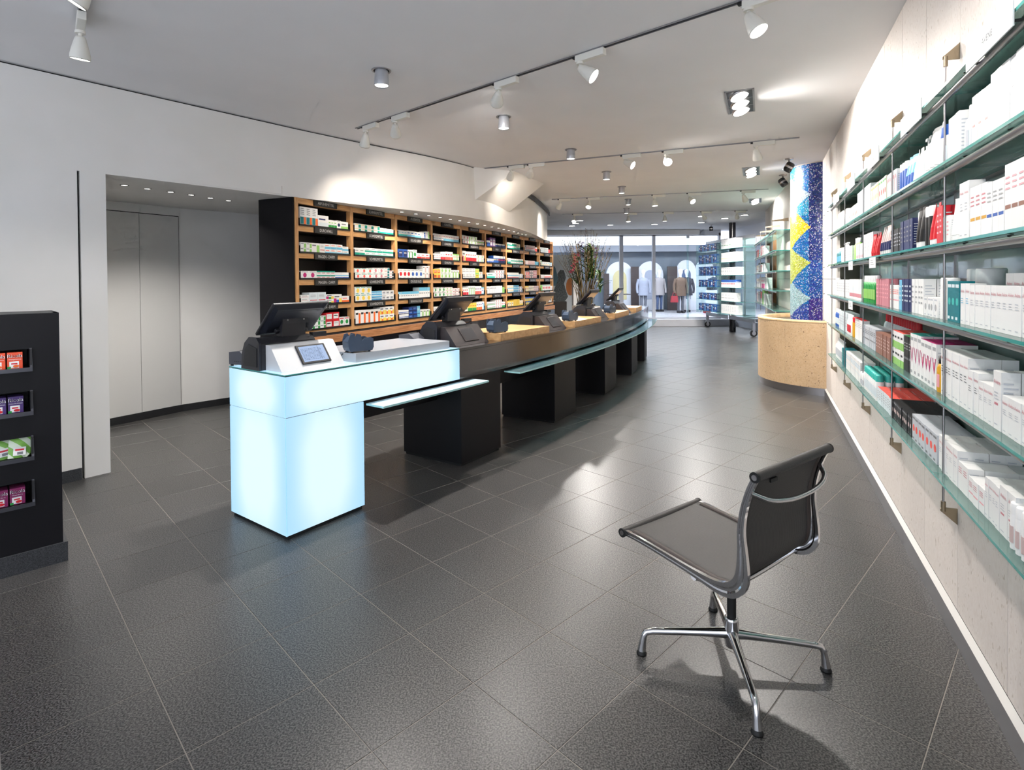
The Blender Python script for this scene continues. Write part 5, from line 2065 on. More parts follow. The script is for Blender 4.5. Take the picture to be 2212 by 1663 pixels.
# third shelf
run(2, -0.42, 16, 0.0465, 0.145, 1, what='white skin care carton with rose name', **av())
run(2, -0.32, 9, 0.06, 0.185, 1, off=-0.02, what='taller white carton of the back row', **av())
run(2, 0.335, 2, 0.046, 0.150, 1, what='white carton beside the teal ones', **av(c2='A'))
run(2, 0.445, 3, 0.05, 0.158, 1, what='dark teal carton with a spiral', base='Z', pat='d', c1='H', c2='X')
bottles(2, 0.46, 2, 'jar', 0.045, 0.205, 'H', 'W', None, 1, -0.07, 'teal jar with white lid')
bottles(2, 0.61, 2, 'can', 0.026, 0.17, 'W', 'W', None, 1, 0.015, 'plain white bottle')
run(2, 0.735, 4, 0.05, 0.085, 2, what='small white carton', pat='d', c1='E', c2='S')
run(2, 0.94, 4, 0.055, 0.165, 2, what='tall white carton with fine grey print', pat='p', c1='E')
run(2, 1.17, 4, 0.05, 0.165, 2, what='navy carton with white print', base='N', pat='p', c1='X')
run(2, 1.375, 2, 0.03, 0.16, 1, what='light blue thin carton', base='A', pat='p', c1='X')
run(2, 1.44, 6, 0.040, 0.13, 2, what='slim white carton with red arrow', pat='m', c1='P', c2='I')
run(2, 1.70, 7, 0.058, 0.165, 2, what='pink carton', base='V', pat='p', c1='P')
bottles(2, 2.15, 8, 'cap', 0.029, 0.185, 'G', 'W', 'L', 1, 0.015, 'bright green bottle with white cap')
run(2, 2.68, 6, 0.10, 0.16, 1, what='wide white carton with red label', pat='s', c1='V', c2='X')
run(2, 3.30, 13, 0.065, 0.155, 1, what='white carton towards the far end', pat='p', c1='S')
bottles(2, 4.16, 3, 'cap', 0.028, 0.17, 'W', 'W', 'X', 1, 0.02, 'white bottle at the far end')
# fourth shelf
run(3, -0.42, 9, 0.050, 0.205, 1, what='tall white carton with brown band', pat='m', c1='Q', c2='P')
run(3, 0.035, 3, 0.047, 0.172, 1, what='white carton with blue band', pat='m', c1='B', c2='E')
run(3, 0.180, 3, 0.053, 0.18, 1, what='white carton with gold band', pat='m', c1='J', c2='V')
run(3, 0.345, 2, 0.052, 0.212, 1, what='tallest plain white carton', **av())
tubes(3, 0.455, 2, 0.024, 0.17, 'W', 'W', None, 0.02, 'plain white tube')
run(3, 0.565, 2, 0.045, 0.11, 1, what='low white carton', pat='p', c1='P')
run(3, 0.660, 2, 0.045, 0.16, 1, what='red carton', base='R', pat='p', c1='P')
tubes(3, 0.76, 2, 0.025, 0.185, 'R', 'W', None, 0.02, 'red tube with white cap')
bottles(3, 0.875, 2, 'can', 0.025, 0.185, 'K', 'W', None, 1, 0.01, 'black bottle with white cap')
tubes(3, 0.985, 2, 0.026, 0.195, 'K', 'W', None, 0.02, 'black tube with white cap')
bottles(3, 1.10, 1, 'can', 0.026, 0.18, 'K', 'W', None, 1, 0.0, 'black bottle beside the dark cartons')
run(3, 1.16, 4, 0.062, 0.158, 1, what='dark navy carton', base='N', pat='p', c1='D')
run(3, 1.412, 6, 0.040, 0.132, 1, what='black carton with white print', base='K', pat='p', c1='S')
tubes(3, 1.68, 5, 0.027, 0.175, 'F', 'W', 'N', 0.02, 'pale pink tube with navy band')
tubes(3, 1.99, 4, 0.026, 0.15, 'R', 'R', None, 0.03, 'small red tube')
run(3, 2.22, 6, 0.062, 0.172, 1, what='tall white carton in the middle', pat='p', c1='S')
run(3, 2.62, 6, 0.05, 0.12, 1, what='white carton with rose print', pat='s', c1='P', c2='X')
bottles(3, 2.95, 2, 'flat', 0.04, 0.18, 'L', 'W', None, 1, 0.01, 'light green bottle with white cap')
run(3, 3.14, 7, 0.055, 0.13, 1, what='white carton beside the green bottles', pat='p', c1='E')
bottles(3, 3.56, 4, 'pump', 0.032, 0.18, 'W', 'W', 'X', 1, 0.01, 'white pump bottle')
bottles(3, 3.92, 6, 'flat', 0.03, 0.15, 'Z', 'W', 'A', 1, 0.01, 'petrol blue bottle')
# fifth shelf
run(4, -0.42, 11, 0.052, 0.21, 1, what='tall white carton with rose name', **av(wh=0.013))
run(4, 0.156, 3, 0.053, 0.185, 1, what='white carton with orange red band', pat='g', c1='I', c2='E', word='Avène', wc='I', wpos=0.8)
bottles(4, 0.325, 2, 'cap', 0.027, 0.185, 'X', 'W', 'S', 1, 0.01, 'clear bottle with white cap')
run(4, 0.450, 3, 0.047, 0.18, 1, what='white carton beside the clear bottles', **av())
bottles(4, 0.60, 2, 'can', 0.026, 0.17, 'W', 'B', 'X', 1, 0.02, 'white bottle with blue cap')
tubes(4, 0.72, 3, 0.030, 0.205, 'W', 'W', None, 0.02, 'large white tube')
bottles(4, 0.925, 2, 'pump', 0.027, 0.2, 'W', 'W', 'X', 1, 0.01, 'white pump bottle with pale label')
tubes(4, 1.045, 2, 0.026, 0.17, 'W', 'A', None, 0.02, 'white tube with pale blue cap')
tubes(4, 1.165, 3, 0.026, 0.165, 'A', 'W', 'B', 0.02, 'light blue tube')
bottles(4, 1.34, 3, 'can', 0.025, 0.165, 'B', 'W', None, 1, 0.01, 'blue bottle with white top')
run(4, 1.51, 6, 0.043, 0.155, 1, what='slim carton with rose edge', pat='v', c1='P', c2='V')
run(4, 1.78, 4, 0.062, 0.165, 1, what='herbal carton with red blossom', base='C', pat='d', c1='R', c2='G')
run(4, 2.035, 4, 0.062, 0.165, 1, what='herbal carton with green leaf', base='C', pat='d', c1='L', c2='J')
run(4, 2.30, 7, 0.08, 0.20, 1, what='tall pale grey carton', base='X', pat='p', c1='S')
run(4, 2.88, 8, 0.065, 0.135, 1, what='white carton with red dot', pat='d', c1='I', c2='E')
bottles(4, 3.45, 4, 'can', 0.036, 0.16, 'X', 'W', 'S', 1, 0.01, 'pale wide bottle')
bottles(4, 3.85, 6, 'cap', 0.03, 0.185, 'W', 'W', 'X', 1, 0.01, 'plain white bottle at the far end')

# ---- shelves on the far stretch of wall
MWF = Matrix.Translation(F0) @ Matrix.Rotation(FROT, 4, 'Z')
ZF = [0.95, 1.255, 1.56, 1.87, 2.18]
for i, z in enumerate(ZF):
    sh = tag(empty('glass_shelf', MWF @ Vector((0, 0, z)), FROT), '%s glass shelf on the far wall beyond the mosaic column' % ['lowest', 'second', 'middle', 'fourth', 'highest'][i], 'glass shelf', 'far glass shelves')
    b = B(); glass_plate(b, -4.75, -0.6, -0.26, -0.004, -0.010, -0.0005); b.build('glass_pane', sh)
    b = B(); b.cyl((-4.76, -0.235, -0.024), (-0.6, -0.235, -0.024), 0.012, STEEL, n=10); b.build('rail', sh)
for k, s in enumerate((1.1, 2.25, 3.4, 4.5)):
    r = tag(empty('suspension_rod', MWF @ Vector((-s, 0, 0)), FROT), 'thin rod of the far glass shelves, %s from the column' % ORD[k], 'rod', 'far suspension rods')
    b = B(); b.cyl((0, -0.23, 0.8), (0, -0.23, 2.36), 0.0045, STEEL, n=6); b.build('rod', r)
    b = B(); b.extx([(0, 2.35), (0, 2.40), (-0.235, 2.37), (-0.242, 2.36), (-0.235, 2.352)], -0.004, 0.004, BRASSY); b.build('bracket', r)
PEACH = mat('coral_back_board', rgb(236, 160, 112), 0.5)
for k, s in enumerate((2.9, 4.05)):
    b = B(); b.box(-s - 0.5, -s + 0.1, -0.003, -0.0005, 0.96, 2.17, PEACH)
    tag(b.build('back_board', None, F0, FROT), 'coral coloured back board of the far shelves, %s one' % ('nearer' if k == 0 else 'farther'), 'panel')
FARP = [
    [(4, .09, .2, 'W', 'v', 'P', 'V'), (4, .1, .2, 'S', 'v', 'E', 'D'), (6, .06, .22, 'I', 'b', 'W', 'R'), (3, .08, .26, 'L', 'p', 'G', 'W'), (8, .07, .2, 'W', 'p', 'S', 'P')],
    [(5, .12, .18, 'W', 't', 'C', 'E'), (3, .14, .21, 'W', 'p', 'S', 'E'), (9, .07, .2, 'W', 'b', 'M', 'I'), (6, .08, .2, 'W', 'p', 'E', 'P')],
    [(3, .13, .16, 'W', 't', 'C', 'J'), (5, .1, .2, 'K', 'l', 'W', 'E'), (4, .09, .17, 'W', 'v', 'R', 'I'), (4, .1, .17, 'X', 'p', 'S', 'D')],
    [(6, .07, .18, 'I', 'v', 'W', 'P'), (3, .12, .17, 'X', 's', 'H', 'D'), (3, .11, .22, 'P', 'b', 'V', 'W'), (5, .1, .19, 'W', 'p', 'V', 'S')],
]
for i, rowp in enumerate(FARP):
    s = 4.70
    for (n_, w, h, base, pat, c1, c2) in rowp:
        me = carton(w - 0.002, 0.09, h, base, pat, c1, c2)
        lab = '%s carton with %s %s on the %s far shelf' % (CN[base], CN[c1], PATN.get(pat, 'print'), ['lowest', 'second', 'middle', 'fourth'][i])
        for a in range(n_):
            s -= w
            if s < 0.75:
                break
            M4 = MWF @ Matrix.Translation((-(s + w / 2), -0.16, ZF[i]))
            o = ob('far_shelf_carton', me, None, M4.translation, FROT)
            tag(o, lab.replace(' on the', ',') + ', %s from left' % ORD[a], 'cosmetic box', 'far cartons: ' + lab)
        s -= 0.08
tag(rear.build('rear_cartons'), 'cartons stacked in the rear rows of the right wall shelves', 'cosmetic box', kind='stuff')

# ------------------------------------------------------------------ far end: rolling shelf, planter, shop front, mall
PX, PY = 5.98, 15.0
pole = tag(empty('black_column', (PX, PY, 0)), 'slim black round column beside the rolling glass shelf', 'column')
b = B(); b.lathe([(0.085, 0.0), (0.085, CEIL_Z)], mat('black_column_gloss', rgb(20, 18, 26), 0.2), 20, caps=False); b.build('shaft', pole)
b = B()
for z in (0.42, 2.46):
    b.lathe([(0.092, z - 0.05), (0.094, z - 0.05), (0.094, z + 0.05), (0.092, z + 0.05)], STEEL, 20, caps=False)
b.build('clamp', pole)
RS = empty('rolling_shelf', (PX - 0.10, PY, 0), math.radians(90 - (-2.6)) + PI)   # local -y faces the counter side
tag(RS, 'tall glass shelf rack on large casters in front of the shop window', 'shelf rack')
RROT = math.radians(90 + 2.6) + PI
MRS = Matrix.Translation((PX - 0.10, PY, 0)) @ Matrix.Rotation(RROT, 4, 'Z')
# local x: towards the camera is +, y: into the rack
RZ = [0.52, 0.85, 1.205, 1.53, 1.87, 2.22]
for x0, x1 in ((-1.55, -0.08), (0.08, 1.48)):
    B().box(x0, x1, -0.01, 0.01, 2.43, 2.53, ALU).build('top_plate', RS)
    B().box(x0, x1, -0.01, 0.01, 0.34, 0.44, ALU).build('bottom_plate', RS)
    b = B()
    vs = [(x0, 0.012, 0.44), (x1, 0.012, 0.44), (x1, 0.012, 2.43), (x0, 0.012, 2.43)]
    b.add(vs, [(0, 1, 2, 3)], GLASS_RK); b.build('back_pane', RS)
    for z in RZ:
        b = B(); glass_plate(b, x0 + 0.02, x1 - 0.02, -0.30, 0.0, z - 0.008, z, GLASS_RK); b.build('shelf_pane', RS)
    for x in (x0, x1):
        b = B(); b.box(x - 0.006, x + 0.006, -0.3, 0.0, 0.44, 2.43, GLASS_RK); b.build('end_pane', RS)
for x in (-1.45, 1.4):
    b = B()
    b.box(x - 0.03, x + 0.03, -0.035, 0.035, 0.13, 0.36, ALU)
    ho = b.build('caster_fork', RS)
    b = B()
    b.cyl((x - 0.02, 0, 0.085), (x + 0.02, 0, 0.085), 0.085, RUBBER, n=24)
    b.T = Matrix.Identity(4)
    w_ = b.build('wheel', RS)
    b = B(); b.cyl((x - 0.024, 0, 0.085), (x + 0.024, 0, 0.085), 0.05, STEEL, n=16); b.build('hub', w_)
BLUE = [('B', 'l', 'N', 'X'), ('B', 'd', 'W', 'A'), ('N', 'm', 'P', 'W'), ('B', 'v', 'A', 'W')]
for i, z in enumerate(RZ):
    x = -1.48
    n_ = 0
    while x < -0.28:
        w = [0.11, 0.13, 0.12, 0.15][n_ % 4]
        bs, pt, c1, c2 = BLUE[(n_ + i) % 4]
        me = carton(w - 0.004, 0.12, [0.2, 0.18, 0.2, 0.25, 0.25, 0.2][i], bs, pt, c1, c2)
        p = MRS @ Vector((x + w / 2, -0.19, z + 0.0005))
        tag(ob('rack_carton', me, None, p, RROT), 'blue carton on the rolling rack, %s shelf from below, %s from left' % (ORD[i], ORD[n_]), 'carton', 'blue cartons, rack shelf %d' % (i + 1))
        x += w
        n_ += 1
WH = [('W', 'p', 'S', 'D', .13, .24, 7, 'row of grey white cartons'), ('W', 'm', 'E', 'S', .2, .22, 4, 'white cartons'), ('W', 't', 'B', 'R', .12, .2, 7, 'white cartons with blue tops'),
      ('W', 'd', 'E', 'D', .11, .2, 9, 'white cartons with small dots'), ('W', 'm', 'Y', 'S', .12, .25, 8, 'white cartons with yellow print'), ('W', 'm', 'G', 'S', .15, .25, 6, 'white cartons with green print')]
for i, (bs, pt, c1, c2, w, h, n_, t) in enumerate(WH):
    me = carton(w - 0.004, 0.16, h, bs, pt, c1, c2)
    for a in range(n_):
        p = MRS @ Vector((0.14 + (a + 0.5) * w, -0.19, RZ[i] + 0.0005))
        tag(ob('rack_carton', me, None, p, RROT), '%s of the %s on the rolling rack' % (ORD[a], t), 'carton', 'rack: ' + t)

# planter with twigs and orchids behind the counter end
PB = Vector((1.40, 10.5, 0))
pt_ = tag(empty('planter', PB, math.radians(20)), 'tall white planter behind the far end of the counter', 'planter')
b = B(); b.box(-0.2, 0.2, -0.2, 0.2, 0.0, 0.94, mat('white_planter', rgb(214, 206, 200), 0.5), 0.006); b.build('pot', pt_)
B().box(-0.185, 0.185, -0.185, 0.185, 0.935, 0.947, mat('moss', rgb(84, 88, 40), 0.9)).build('moss', pt_)
ar = tag(empty('flower_arrangement', PB + Vector((0, 0, 0.9475))), 'tall dry twigs with orchid leaves and red blossoms in the white planter', 'plant')
TW = mat('brown_twig', rgb(132, 112, 74), 0.8)
TW2 = mat('dark_twig', rgb(78, 66, 54), 0.8)
LEAF = mat('strap_leaf', rgb(70, 116, 50), 0.45)
LEAF2 = mat('dark_strap_leaf', rgb(46, 84, 48), 0.45)
RED = mat('red_blossom', rgb(178, 44, 70), 0.5)
PUR = mat('purple_blossom', rgb(128, 84, 138), 0.5)
BUD = mat('twig_bud', rgb(96, 84, 74), 0.8)
q = random.Random(21)
tb_, ub_ = B(), B()
bd = B()
for k in range(70):
    a = q.uniform(0, 2 * PI)
    r0 = q.uniform(0.02, 0.14)
    spread = q.uniform(0.08, 0.50)
    hh = q.uniform(0.95, 1.52) * (1 - 0.25 * spread)
    p0 = Vector((r0 * math.cos(a), r0 * math.sin(a), 0.0))
    pts = []
    for t in (0, 0.25, 0.5, 0.75, 1.0):
        pts.append(p0 + Vector((math.cos(a) * spread * t ** 1.3 + q.uniform(-0.02, 0.02), math.sin(a) * spread * t ** 1.3 + q.uniform(-0.02, 0.02), hh * t)))
    (tb_ if k % 3 else ub_).sweep([tuple(p) for p in pts], [0.0055, 0.005, 0.004, 0.003, 0.002], TW if k % 3 else TW2, n=5, caps=False)
    for j in range(9):
        t = q.uniform(0.6, 1.0)
        i0 = min(int(t * 4), 3)
        p = pts[i0].lerp(pts[i0 + 1], t * 4 - i0)
        d = Vector((q.uniform(-1, 1), q.uniform(-1, 1), q.uniform(0.3, 1))).normalized()
        bd.cyl(tuple(p), tuple(p + d * 0.03), 0.005, BUD, r1=0.001, n=4, caps=False)
    for j in range(2):
        t = q.uniform(0.4, 0.9)
        i0 = min(int(t * 4), 3)
        p = pts[i0].lerp(pts[i0 + 1], t * 4 - i0)
        d = Vector((q.uniform(-0.5, 0.5), q.uniform(-0.5, 0.5), 1)).normalized()
        tb_.sweep([tuple(p), tuple(p + d * 0.14 + Vector((0.01, 0, 0))), tuple(p + d * 0.30)], [0.003, 0.002, 0.001], TW, n=4, caps=False)
tb_.build('twig_bundle', ar)
ub_.build('dark_twig_bundle', ar)
tag(bd.build('bud', ar), kind='stuff')


def leaf(b, p, d, ln, wd, m):
    d = d.normalized()
    sd = d.cross(Vector((0, 0, 1)))
    sd = sd.normalized() if sd.length > 1e-3 else Vector((1, 0, 0))
    vs = []
    for t in (0, 0.3, 0.65, 1.0):
        c = p + d * ln * t + Vector((0, 0, -0.35 * ln * t * t))
        w = wd * (0.6 + 0.6 * t) * (1 - t ** 3)
        up = Vector((0, 0, 0.15 * wd))
        vs += [tuple(c - sd * w + up), tuple(c), tuple(c + sd * w + up)]
    b.add(vs, [(i * 3 + j, i * 3 + j + 1, i * 3 + j + 4, i * 3 + j + 3) for i in range(3) for j in range(2)], m, True)


lf = B()
for st_i, (x, y, z0, z1) in enumerate([(-0.02, -0.12, 0.42, 1.12), (-0.16, -0.08, 0.40, 0.92), (0.10, -0.10, 0.50, 1.08), (0.04, -0.02, 0.45, 1.0), (0.26, -0.06, 0.25, 0.62)]):
    n_ = int((z1 - z0) / 0.015)
    for k in range(n_):
        z = z0 + (z1 - z0) * k / n_
        a = (k % 2) * PI + q.uniform(-0.7, 0.7) + st_i * 0.5
        leaf(lf, Vector((x, y, z)), Vector((math.cos(a), math.sin(a) * 0.7 - 0.2, 0.75)), q.uniform(0.22, 0.34), 0.026, LEAF if (k + st_i) % 3 else LEAF2)
tag(lf.build('leaf', ar), kind='stuff')
fl = B()
for k in range(60):
    t = k / 60
    if k % 2:
        c = Vector((-0.28 + 0.10 * t + q.uniform(-0.05, 0.05), -0.15 + q.uniform(-0.05, 0.05), 0.62 + 0.38 * t))
        m_ = RED
    else:
        c = Vector((q.choice((-0.12, 0.12)) + q.uniform(-0.07, 0.07), -0.1 + q.uniform(-0.06, 0.06), 0.92 + 0.3 * t))
        m_ = PUR
    for j in range(4):
        a = j * PI / 2 + q.uniform(0, 1)
        e = Vector((math.cos(a), q.uniform(-0.4, 0.1), math.sin(a))) * 0.022
        s_ = Vector((-math.sin(a), 0, math.cos(a))) * 0.009
        fl.add([tuple(c), tuple(c + e * 0.6 + s_), tuple(c + e), tuple(c + e * 0.6 - s_)], [(0, 1, 2, 3)], m_)
tag(fl.build('blossom', ar), kind='stuff')

# shop front: frame, panes, pelmet, step
WFR = mat('pale_window_frame', rgb(206, 210, 220), 0.4)
win = struct(empty('window_1', (0, 17.25, 0)))
b = B()
for x, w in ((-3.2, 0.06), (-0.6, 0.06), (3.41, 0.11), (4.42, 0.09), (6.46, 0.06)):
    b.box(x - w / 2, x + w / 2, -0.06, 0.06, 0.20, 2.86, WFR)
b.box(-3.2, 6.5, -0.06, 0.06, 2.78, 2.95, WFR)
b.box(-3.2, 6.5, -0.05, 0.05, 0.2, 0.24, WFR)
b.build('window_frame', win)
for x0, x1 in ((-3.17, -0.63), (-0.57, 3.35), (3.47, 4.37), (4.47, 6.43)):
    b = B(); b.quad((x0, 0, 0.24), (x1, 0, 0.24), (x1, 0, 2.8), (x0, 0, 2.8), GLASS_CLR); b.build('pane', win)
b = B()
b.box(5.43, 5.48, -0.1, -0.06, 0.2, 2.86, GLASS_RK)
b.box(5.42, 5.50, -0.12, -0.06, 2.7, 2.82, WFR)
b.build('door_post', win)
b = B(); b.box(-3.2, 6.75, -0.45, 0.3, 0.0, 0.20, mat('white_step', rgb(206, 208, 214), 0.45)); struct(b.build('trim_2', None, (0, 17.25, 0)))
b = B(); b.box(0.9, 5.75, -0.32, -0.06, 2.80, 2.945, SATIN); struct(b.build('trim_3', None, (0, 17.25, 0)))
# glazed side by the entrance, right of the black column
w2 = struct(empty('window_2', (6.85, 0, 0)))
b = B()
b.box(-0.07, 0.07, 14.3, 14.46, 0.0, CEIL_Z, WFR)
b.box(-0.06, 0.06, 12.58, 17.2, 2.62, CEIL_Z, WFR)
b.box(-0.05, 0.05, 12.58, 17.2, 0, 0.2, WFR)
b.box(-0.05, 0.05, 12.55, 12.62, 0, CEIL_Z, DARKMESH)
b.build('window_frame', w2)
for y0, y1 in ((12.63, 14.3), (14.46, 17.2)):
    b = B(); b.quad((0, y0, 0.2), (0, y1, 0.2), (0, y1, 2.62), (0, y0, 2.62), GLASS_CLR); b.build('pane', w2)
# far-end ceiling spots set flush
for k, (x, y) in enumerate([(1.75, 14.2), (1.72, 14.9), (1.7, 15.6), (2.75, 15.4), (3.95, 15.3), (5.1, 14.9), (5.35, 13.9), (5.55, 13.2), (4.6, 13.4)]):
    r = tag(empty('recessed_spot', (x, y, CEIL_Z)), 'flush round ceiling lamp towards the shop front, %s' % ['left group front', 'left group middle', 'left group back', 'left of the middle', 'in the middle', 'right group back', 'right group middle', 'right group front', 'nearest the farthest track'][k], 'downlight', 'flush lamps near the shop front')
    b = B(); b.lathe([(0.11, -0.0003), (0.108, -0.006), (0.085, -0.006), (0.085, -0.001)], ALU, 20, caps=False); b.build('ring', r)
    b = B(); b.lathe([(0.085, -0.003), (0.0, -0.003)], LENS, 20, caps=False); b.build('lens', r)
for (x, y) in ((1.75, 14.9), (3.95, 15.3), (5.35, 13.9)):
    spot('flush_beam', (x, y, CEIL_Z - 0.03), (x, y, 0), P_DOWN * 1.2, 120, 0.9, NEUT, 0.08)
# left end of the shop front
b = B(); b.box(-3.4, 0.9, 17.0, 17.2, 0.2, CEIL_Z, SATIN)
struct(b.build('wall_far_left'))
b = B(); b.box(-2.9, -2.7, 9.0, 17.2, 0, CEIL_Z, PLASTER); struct(b.build('wall_back_room'))
# poster in the window
po = tag(empty('window_poster', (1.45, 16.9, 0)), 'tall pale poster with a dark figure in a wide dress in the shop window', 'poster')
B().box(-0.42, 0.62, 0.0, 0.012, 0.22, 2.2, mat('pale_poster', rgb(206, 212, 216), 0.6)).build('sheet', po)
b = B(); b.add([(-0.42, -0.001, 1.25), (0.02, -0.001, 1.25), (-0.12, -0.001, 1.8), (-0.42, -0.001, 2.2)], [(0, 1, 2, 3)], mat('poster_blue_grey', rgb(92, 122, 136), 0.6)); b.build('print_corner', po)
PD = noisy('poster_charcoal', rgb(70, 76, 76), rgb(112, 116, 116), 30, 0.6)
b = B()
fig = [(-0.05, 0.42), (0.02, 0.42), (0.04, 0.72), (0.20, 0.82), (0.26, 0.92), (0.20, 1.1), (0.14, 1.32), (0.20, 1.5), (0.14, 1.72), (0.03, 1.74), (-0.06, 1.62), (-0.04, 1.45), (-0.10, 1.3), (-0.18, 1.1),
       (-0.34, 1.06), (-0.36, 0.96), (-0.24, 0.86), (-0.03, 0.72)]
b.add([(x, -0.002, z) for x, z in fig], [tuple(range(len(fig)))], PD); b.build('print_figure', po)
b = B(); b.add([(0.33 + 0.13 * math.cos(a * PI / 8), -0.0025, 1.22 + 0.27 * math.sin(a * PI / 8)) for a in range(16)], [tuple(range(16))], mat('poster_copper', rgb(186, 112, 58), 0.6)); b.build('print_oval', po)
b = B()
b.box(-0.6, 0.15, -0.25, 0.25, 0, 0.92, BLACKGLOSS)
tag(b.build('side_cabinet', None, (1.15, 13.4, 0), 0), 'low dark cabinet left of the planter', 'cabinet')
b = B(); b.box(-0.06, 0.06, -0.06, 0.06, 0, 1.45, SATIN, 0.004)
tag(b.build('white_pillar', None, (1.47, 12.9, 0), 0.2), 'white slim pillar display left of the planter', 'pillar')

# the mall beyond the glass
MF = noisy('mall_floor_stone', rgb(170, 172, 178), rgb(186, 188, 192), 2, 0.25)
b = B(); b.box(-14, 24, 17.56, 34, -0.1, 0.0, MF); struct(b.build('floor_mall'))
b = B(); b.box(-14, 24, 17.6, 34, 3.6, 3.7, mat('mall_ceiling', rgb(190, 192, 200), 0.7)); struct(b.build('ceiling_mall'))
b = B()
FAC = mat('shop_facade_grey', rgb(126, 138, 152), 0.5)
b.box(-12, 22, 26.0, 26.2, 0, 3.6, FAC)
struct(b.build('wall_mall'))
b = B(); b.box(-12, 22, 25.2, 25.98, 2.98, 3.58, emit_mat('lit_fascia', (0.90, 0.95, 1.0, 1), 1.0))
tag(b.build('light_fascia'), 'long white illuminated fascia of the shop across the mall', 'light')
b = B(); b.box(-12, 22, 25.15, 25.98, 2.68, 2.975, mat('grey_fascia', rgb(150, 156, 168), 0.5))
tag(b.build('shop_fascia'), 'grey fascia strip under the illuminated one across the mall', 'fascia')
AW = mat('white_arch_panel', rgb(216, 220, 230), 0.5)


def arch(x, w, h, lab, extra=None):
    r = tag(empty('arch_panel', (x, 25.4, 0)), lab, 'display panel')
    pts = [(-w / 2, 0.0), (w / 2, 0.0), (w / 2, h - w / 2)] + [(w / 2 * math.cos(a * PI / 10), h - w / 2 + w / 2 * math.sin(a * PI / 10)) for a in range(1, 10)] + [(-w / 2, h - w / 2)]
    b = B(); b.extr(pts, 0, 0.05, AW); b.build('panel', r)
    if extra:
        b = B(); b.extr([(x_ * 0.5, 0.5 + z_ * 0.6) for x_, z_ in pts], -0.01, 0, extra); b.build('print', r)


arch(4.95, 1.25, 2.25, 'white arched panel left of the mullion across the mall', mat('yellow_arch_print', rgb(206, 196, 150), 0.6))
arch(6.35, 1.2, 2.25, 'white arched panel right of the mullion across the mall', mat('grey_arch_print', rgb(160, 168, 188), 0.6))
arch(8.0, 0.85, 2.3, 'left one of the twin white arches across the mall', mat('blue_arch_print', rgb(86, 104, 138), 0.6))
arch(8.85, 0.85, 2.3, 'right one of the twin white arches across the mall')
for x, w, h, lab in ((6.6 - 1.0, 0.35, 2.0, 'dark doorway between the arched panels across the mall'), (9.65, 0.5, 2.1, 'dark doorway right of the twin arches across the mall'),
                     (7.3, 0.45, 2.0, 'brown tall cabinet across the mall'), (4.3, 0.25, 1.7, 'narrow brown stand across the mall')):
    b = B(); b.box(-w / 2, w / 2, -0.05, 0.05, 0, h, mat('brown_doorway', rgb(66, 56, 56), 0.5), 0.004)
    tag(b.build('doorway', None, (x, 25.2, 0)), lab, 'doorway')


def mannequin(x, y, coat, trousers, lab, rot=0.0, bag=None):
    r = tag(empty('mannequin', (x, y, 0), rot), lab, 'mannequin')
    sk_ = mat('mannequin_white', rgb(214, 214, 216), 0.4)
    b = B()
    for sx in (-0.09, 0.09):
        b.sweep([(sx, 0, 0.04), (sx, 0.01, 0.25), (sx * 1.02, -0.01, 0.48), (sx * 0.95, 0, 0.72), (sx * 0.8, 0, 0.9)], [0.05, 0.055, 0.06, 0.08, 0.1], trousers, n=10)
        b.box(sx - 0.05, sx + 0.05, -0.16, 0.08, 0, 0.09, BLACKMAT, 0.01)
    b.build('legs', r)
    b = B()
    b.lathe([(0.25, 0.72), (0.23, 0.95), (0.20, 1.12), (0.23, 1.32), (0.21, 1.44), (0.09, 1.5), (0.06, 1.52)], coat, 18, sy=0.62)
    for sg in (-1, 1):
        b.sweep([(sg * 0.20, 0, 1.43), (sg * 0.27, 0.01, 1.2), (sg * 0.29, -0.03, 0.98), (sg * 0.27, -0.08, 0.82)], [0.065, 0.06, 0.05, 0.045], coat, n=10)
    b.build('coat', r)
    b = B(); b.lathe([(0.055, 1.5), (0.05, 1.58), (0.07, 1.64), (0.095, 1.72), (0.085, 1.82), (0.0, 1.86)], sk_, 14, sy=1.1); b.build('head', r)
    if bag:
        b = B(); b.extr([(-0.46, 0.45), (-0.16, 0.45), (-0.19, 0.72), (-0.43, 0.72)], -0.16, -0.04, bag)
        b.sweep([(-0.4, -0.1, 0.72), (-0.36, -0.1, 0.85), (-0.27, -0.1, 0.85), (-0.22, -0.1, 0.72)], 0.012, bag, n=6)
        b.build('bag', r)


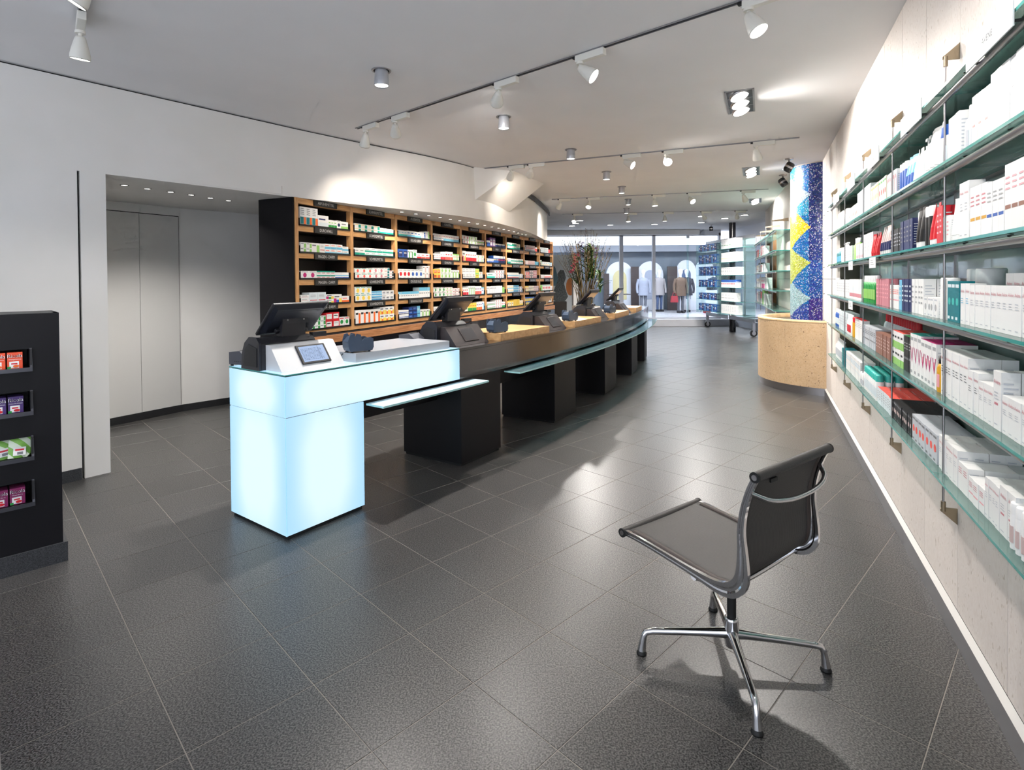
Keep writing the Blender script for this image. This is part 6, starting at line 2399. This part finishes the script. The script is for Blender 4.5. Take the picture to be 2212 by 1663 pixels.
cm = lambda n_, c_: mat(n_, rgb(*c_), 0.8)
mannequin(7.1, 23.3, cm('brown_coat', (96, 78, 66)), cm('grey_trousers', (90, 92, 100)), 'mannequin in a brown coat with a red bag across the mall', 0.1, cm('red_bag', (150, 46, 56)))
mannequin(7.55, 23.9, cm('dark_jacket', (44, 44, 56)), cm('white_trousers', (190, 190, 196)), 'mannequin in a dark jacket beside the brown coat', -0.2)
mannequin(8.7, 23.8, cm('navy_jacket', (40, 52, 76)), cm('navy_trousers', (48, 56, 70)), 'mannequin in a navy jacket before the twin arches', 0.2)
mannequin(5.75, 24.2, cm('pale_shirt', (140, 146, 164)), cm('grey_skirt', (96, 100, 112)), 'mannequin in a pale shirt left of the shop mullion', 0.0)
mannequin(6.5, 24.4, cm('check_jacket', (150, 146, 150)), cm('blue_jeans', (66, 82, 116)), 'mannequin in a pale checked jacket behind the last till', 0.3)
b = B()
b.cyl((0, 0, 0), (0, 0, 0.75), 0.02, STEEL, n=8)
b.box(-0.45, 0.45, -0.3, 0.3, 0.75, 0.79, cm('table_dark', (70, 66, 70)))
b.box(-0.45, 0.45, -0.3, 0.3, 0.02, 0.05, cm('table_dark', (70, 66, 70)))
tag(b.build('display_table', None, (4.7, 24.3, 0)), 'dark display table across the mall behind the tills', 'table')
for k, (x, c_) in enumerate([(8.1, (170, 40, 50)), (8.35, (46, 48, 60)), (8.2, (150, 150, 160))]):
    b = B(); b.lathe([(0.02, 0.0), (0.16, 0.02), (0.14, 0.2), (0.07, 0.32), (0.02, 0.34)], cm('bag_%d' % k, c_), 12, sy=0.5)
    tag(b.build('handbag', None, (x, 23.0 + 0.3 * k, [0.0, 0.95, 0.0][k])), ['red handbag standing on the mall shop floor', 'dark handbag on the stand across the mall', 'grey handbag on the mall shop floor'][k], 'bag')
b = B(); b.box(-0.3, 0.3, -0.2, 0.2, 0, 0.949, AW)
tag(b.build('display_plinth', None, (8.35, 23.3, 0)), 'white plinth carrying a dark handbag across the mall', 'plinth')
for k, (x, y, e) in enumerate([(0.0, 21.5, 1.0), (5.5, 21.8, 1.2), (11.0, 21.5, 1.0)]):
    ld = bpy.data.lights.new('mall_lamp', 'AREA')
    ld.shape = 'RECTANGLE'; ld.size = 4.5; ld.size_y = 2.0
    ld.energy = P_MALL * 0.25 * e
    ld.color = (0.88, 0.94, 1.0)
    o = bpy.data.objects.new('mall_lamp', ld); COL.objects.link(o)
    o.location = (x, y, 3.55)
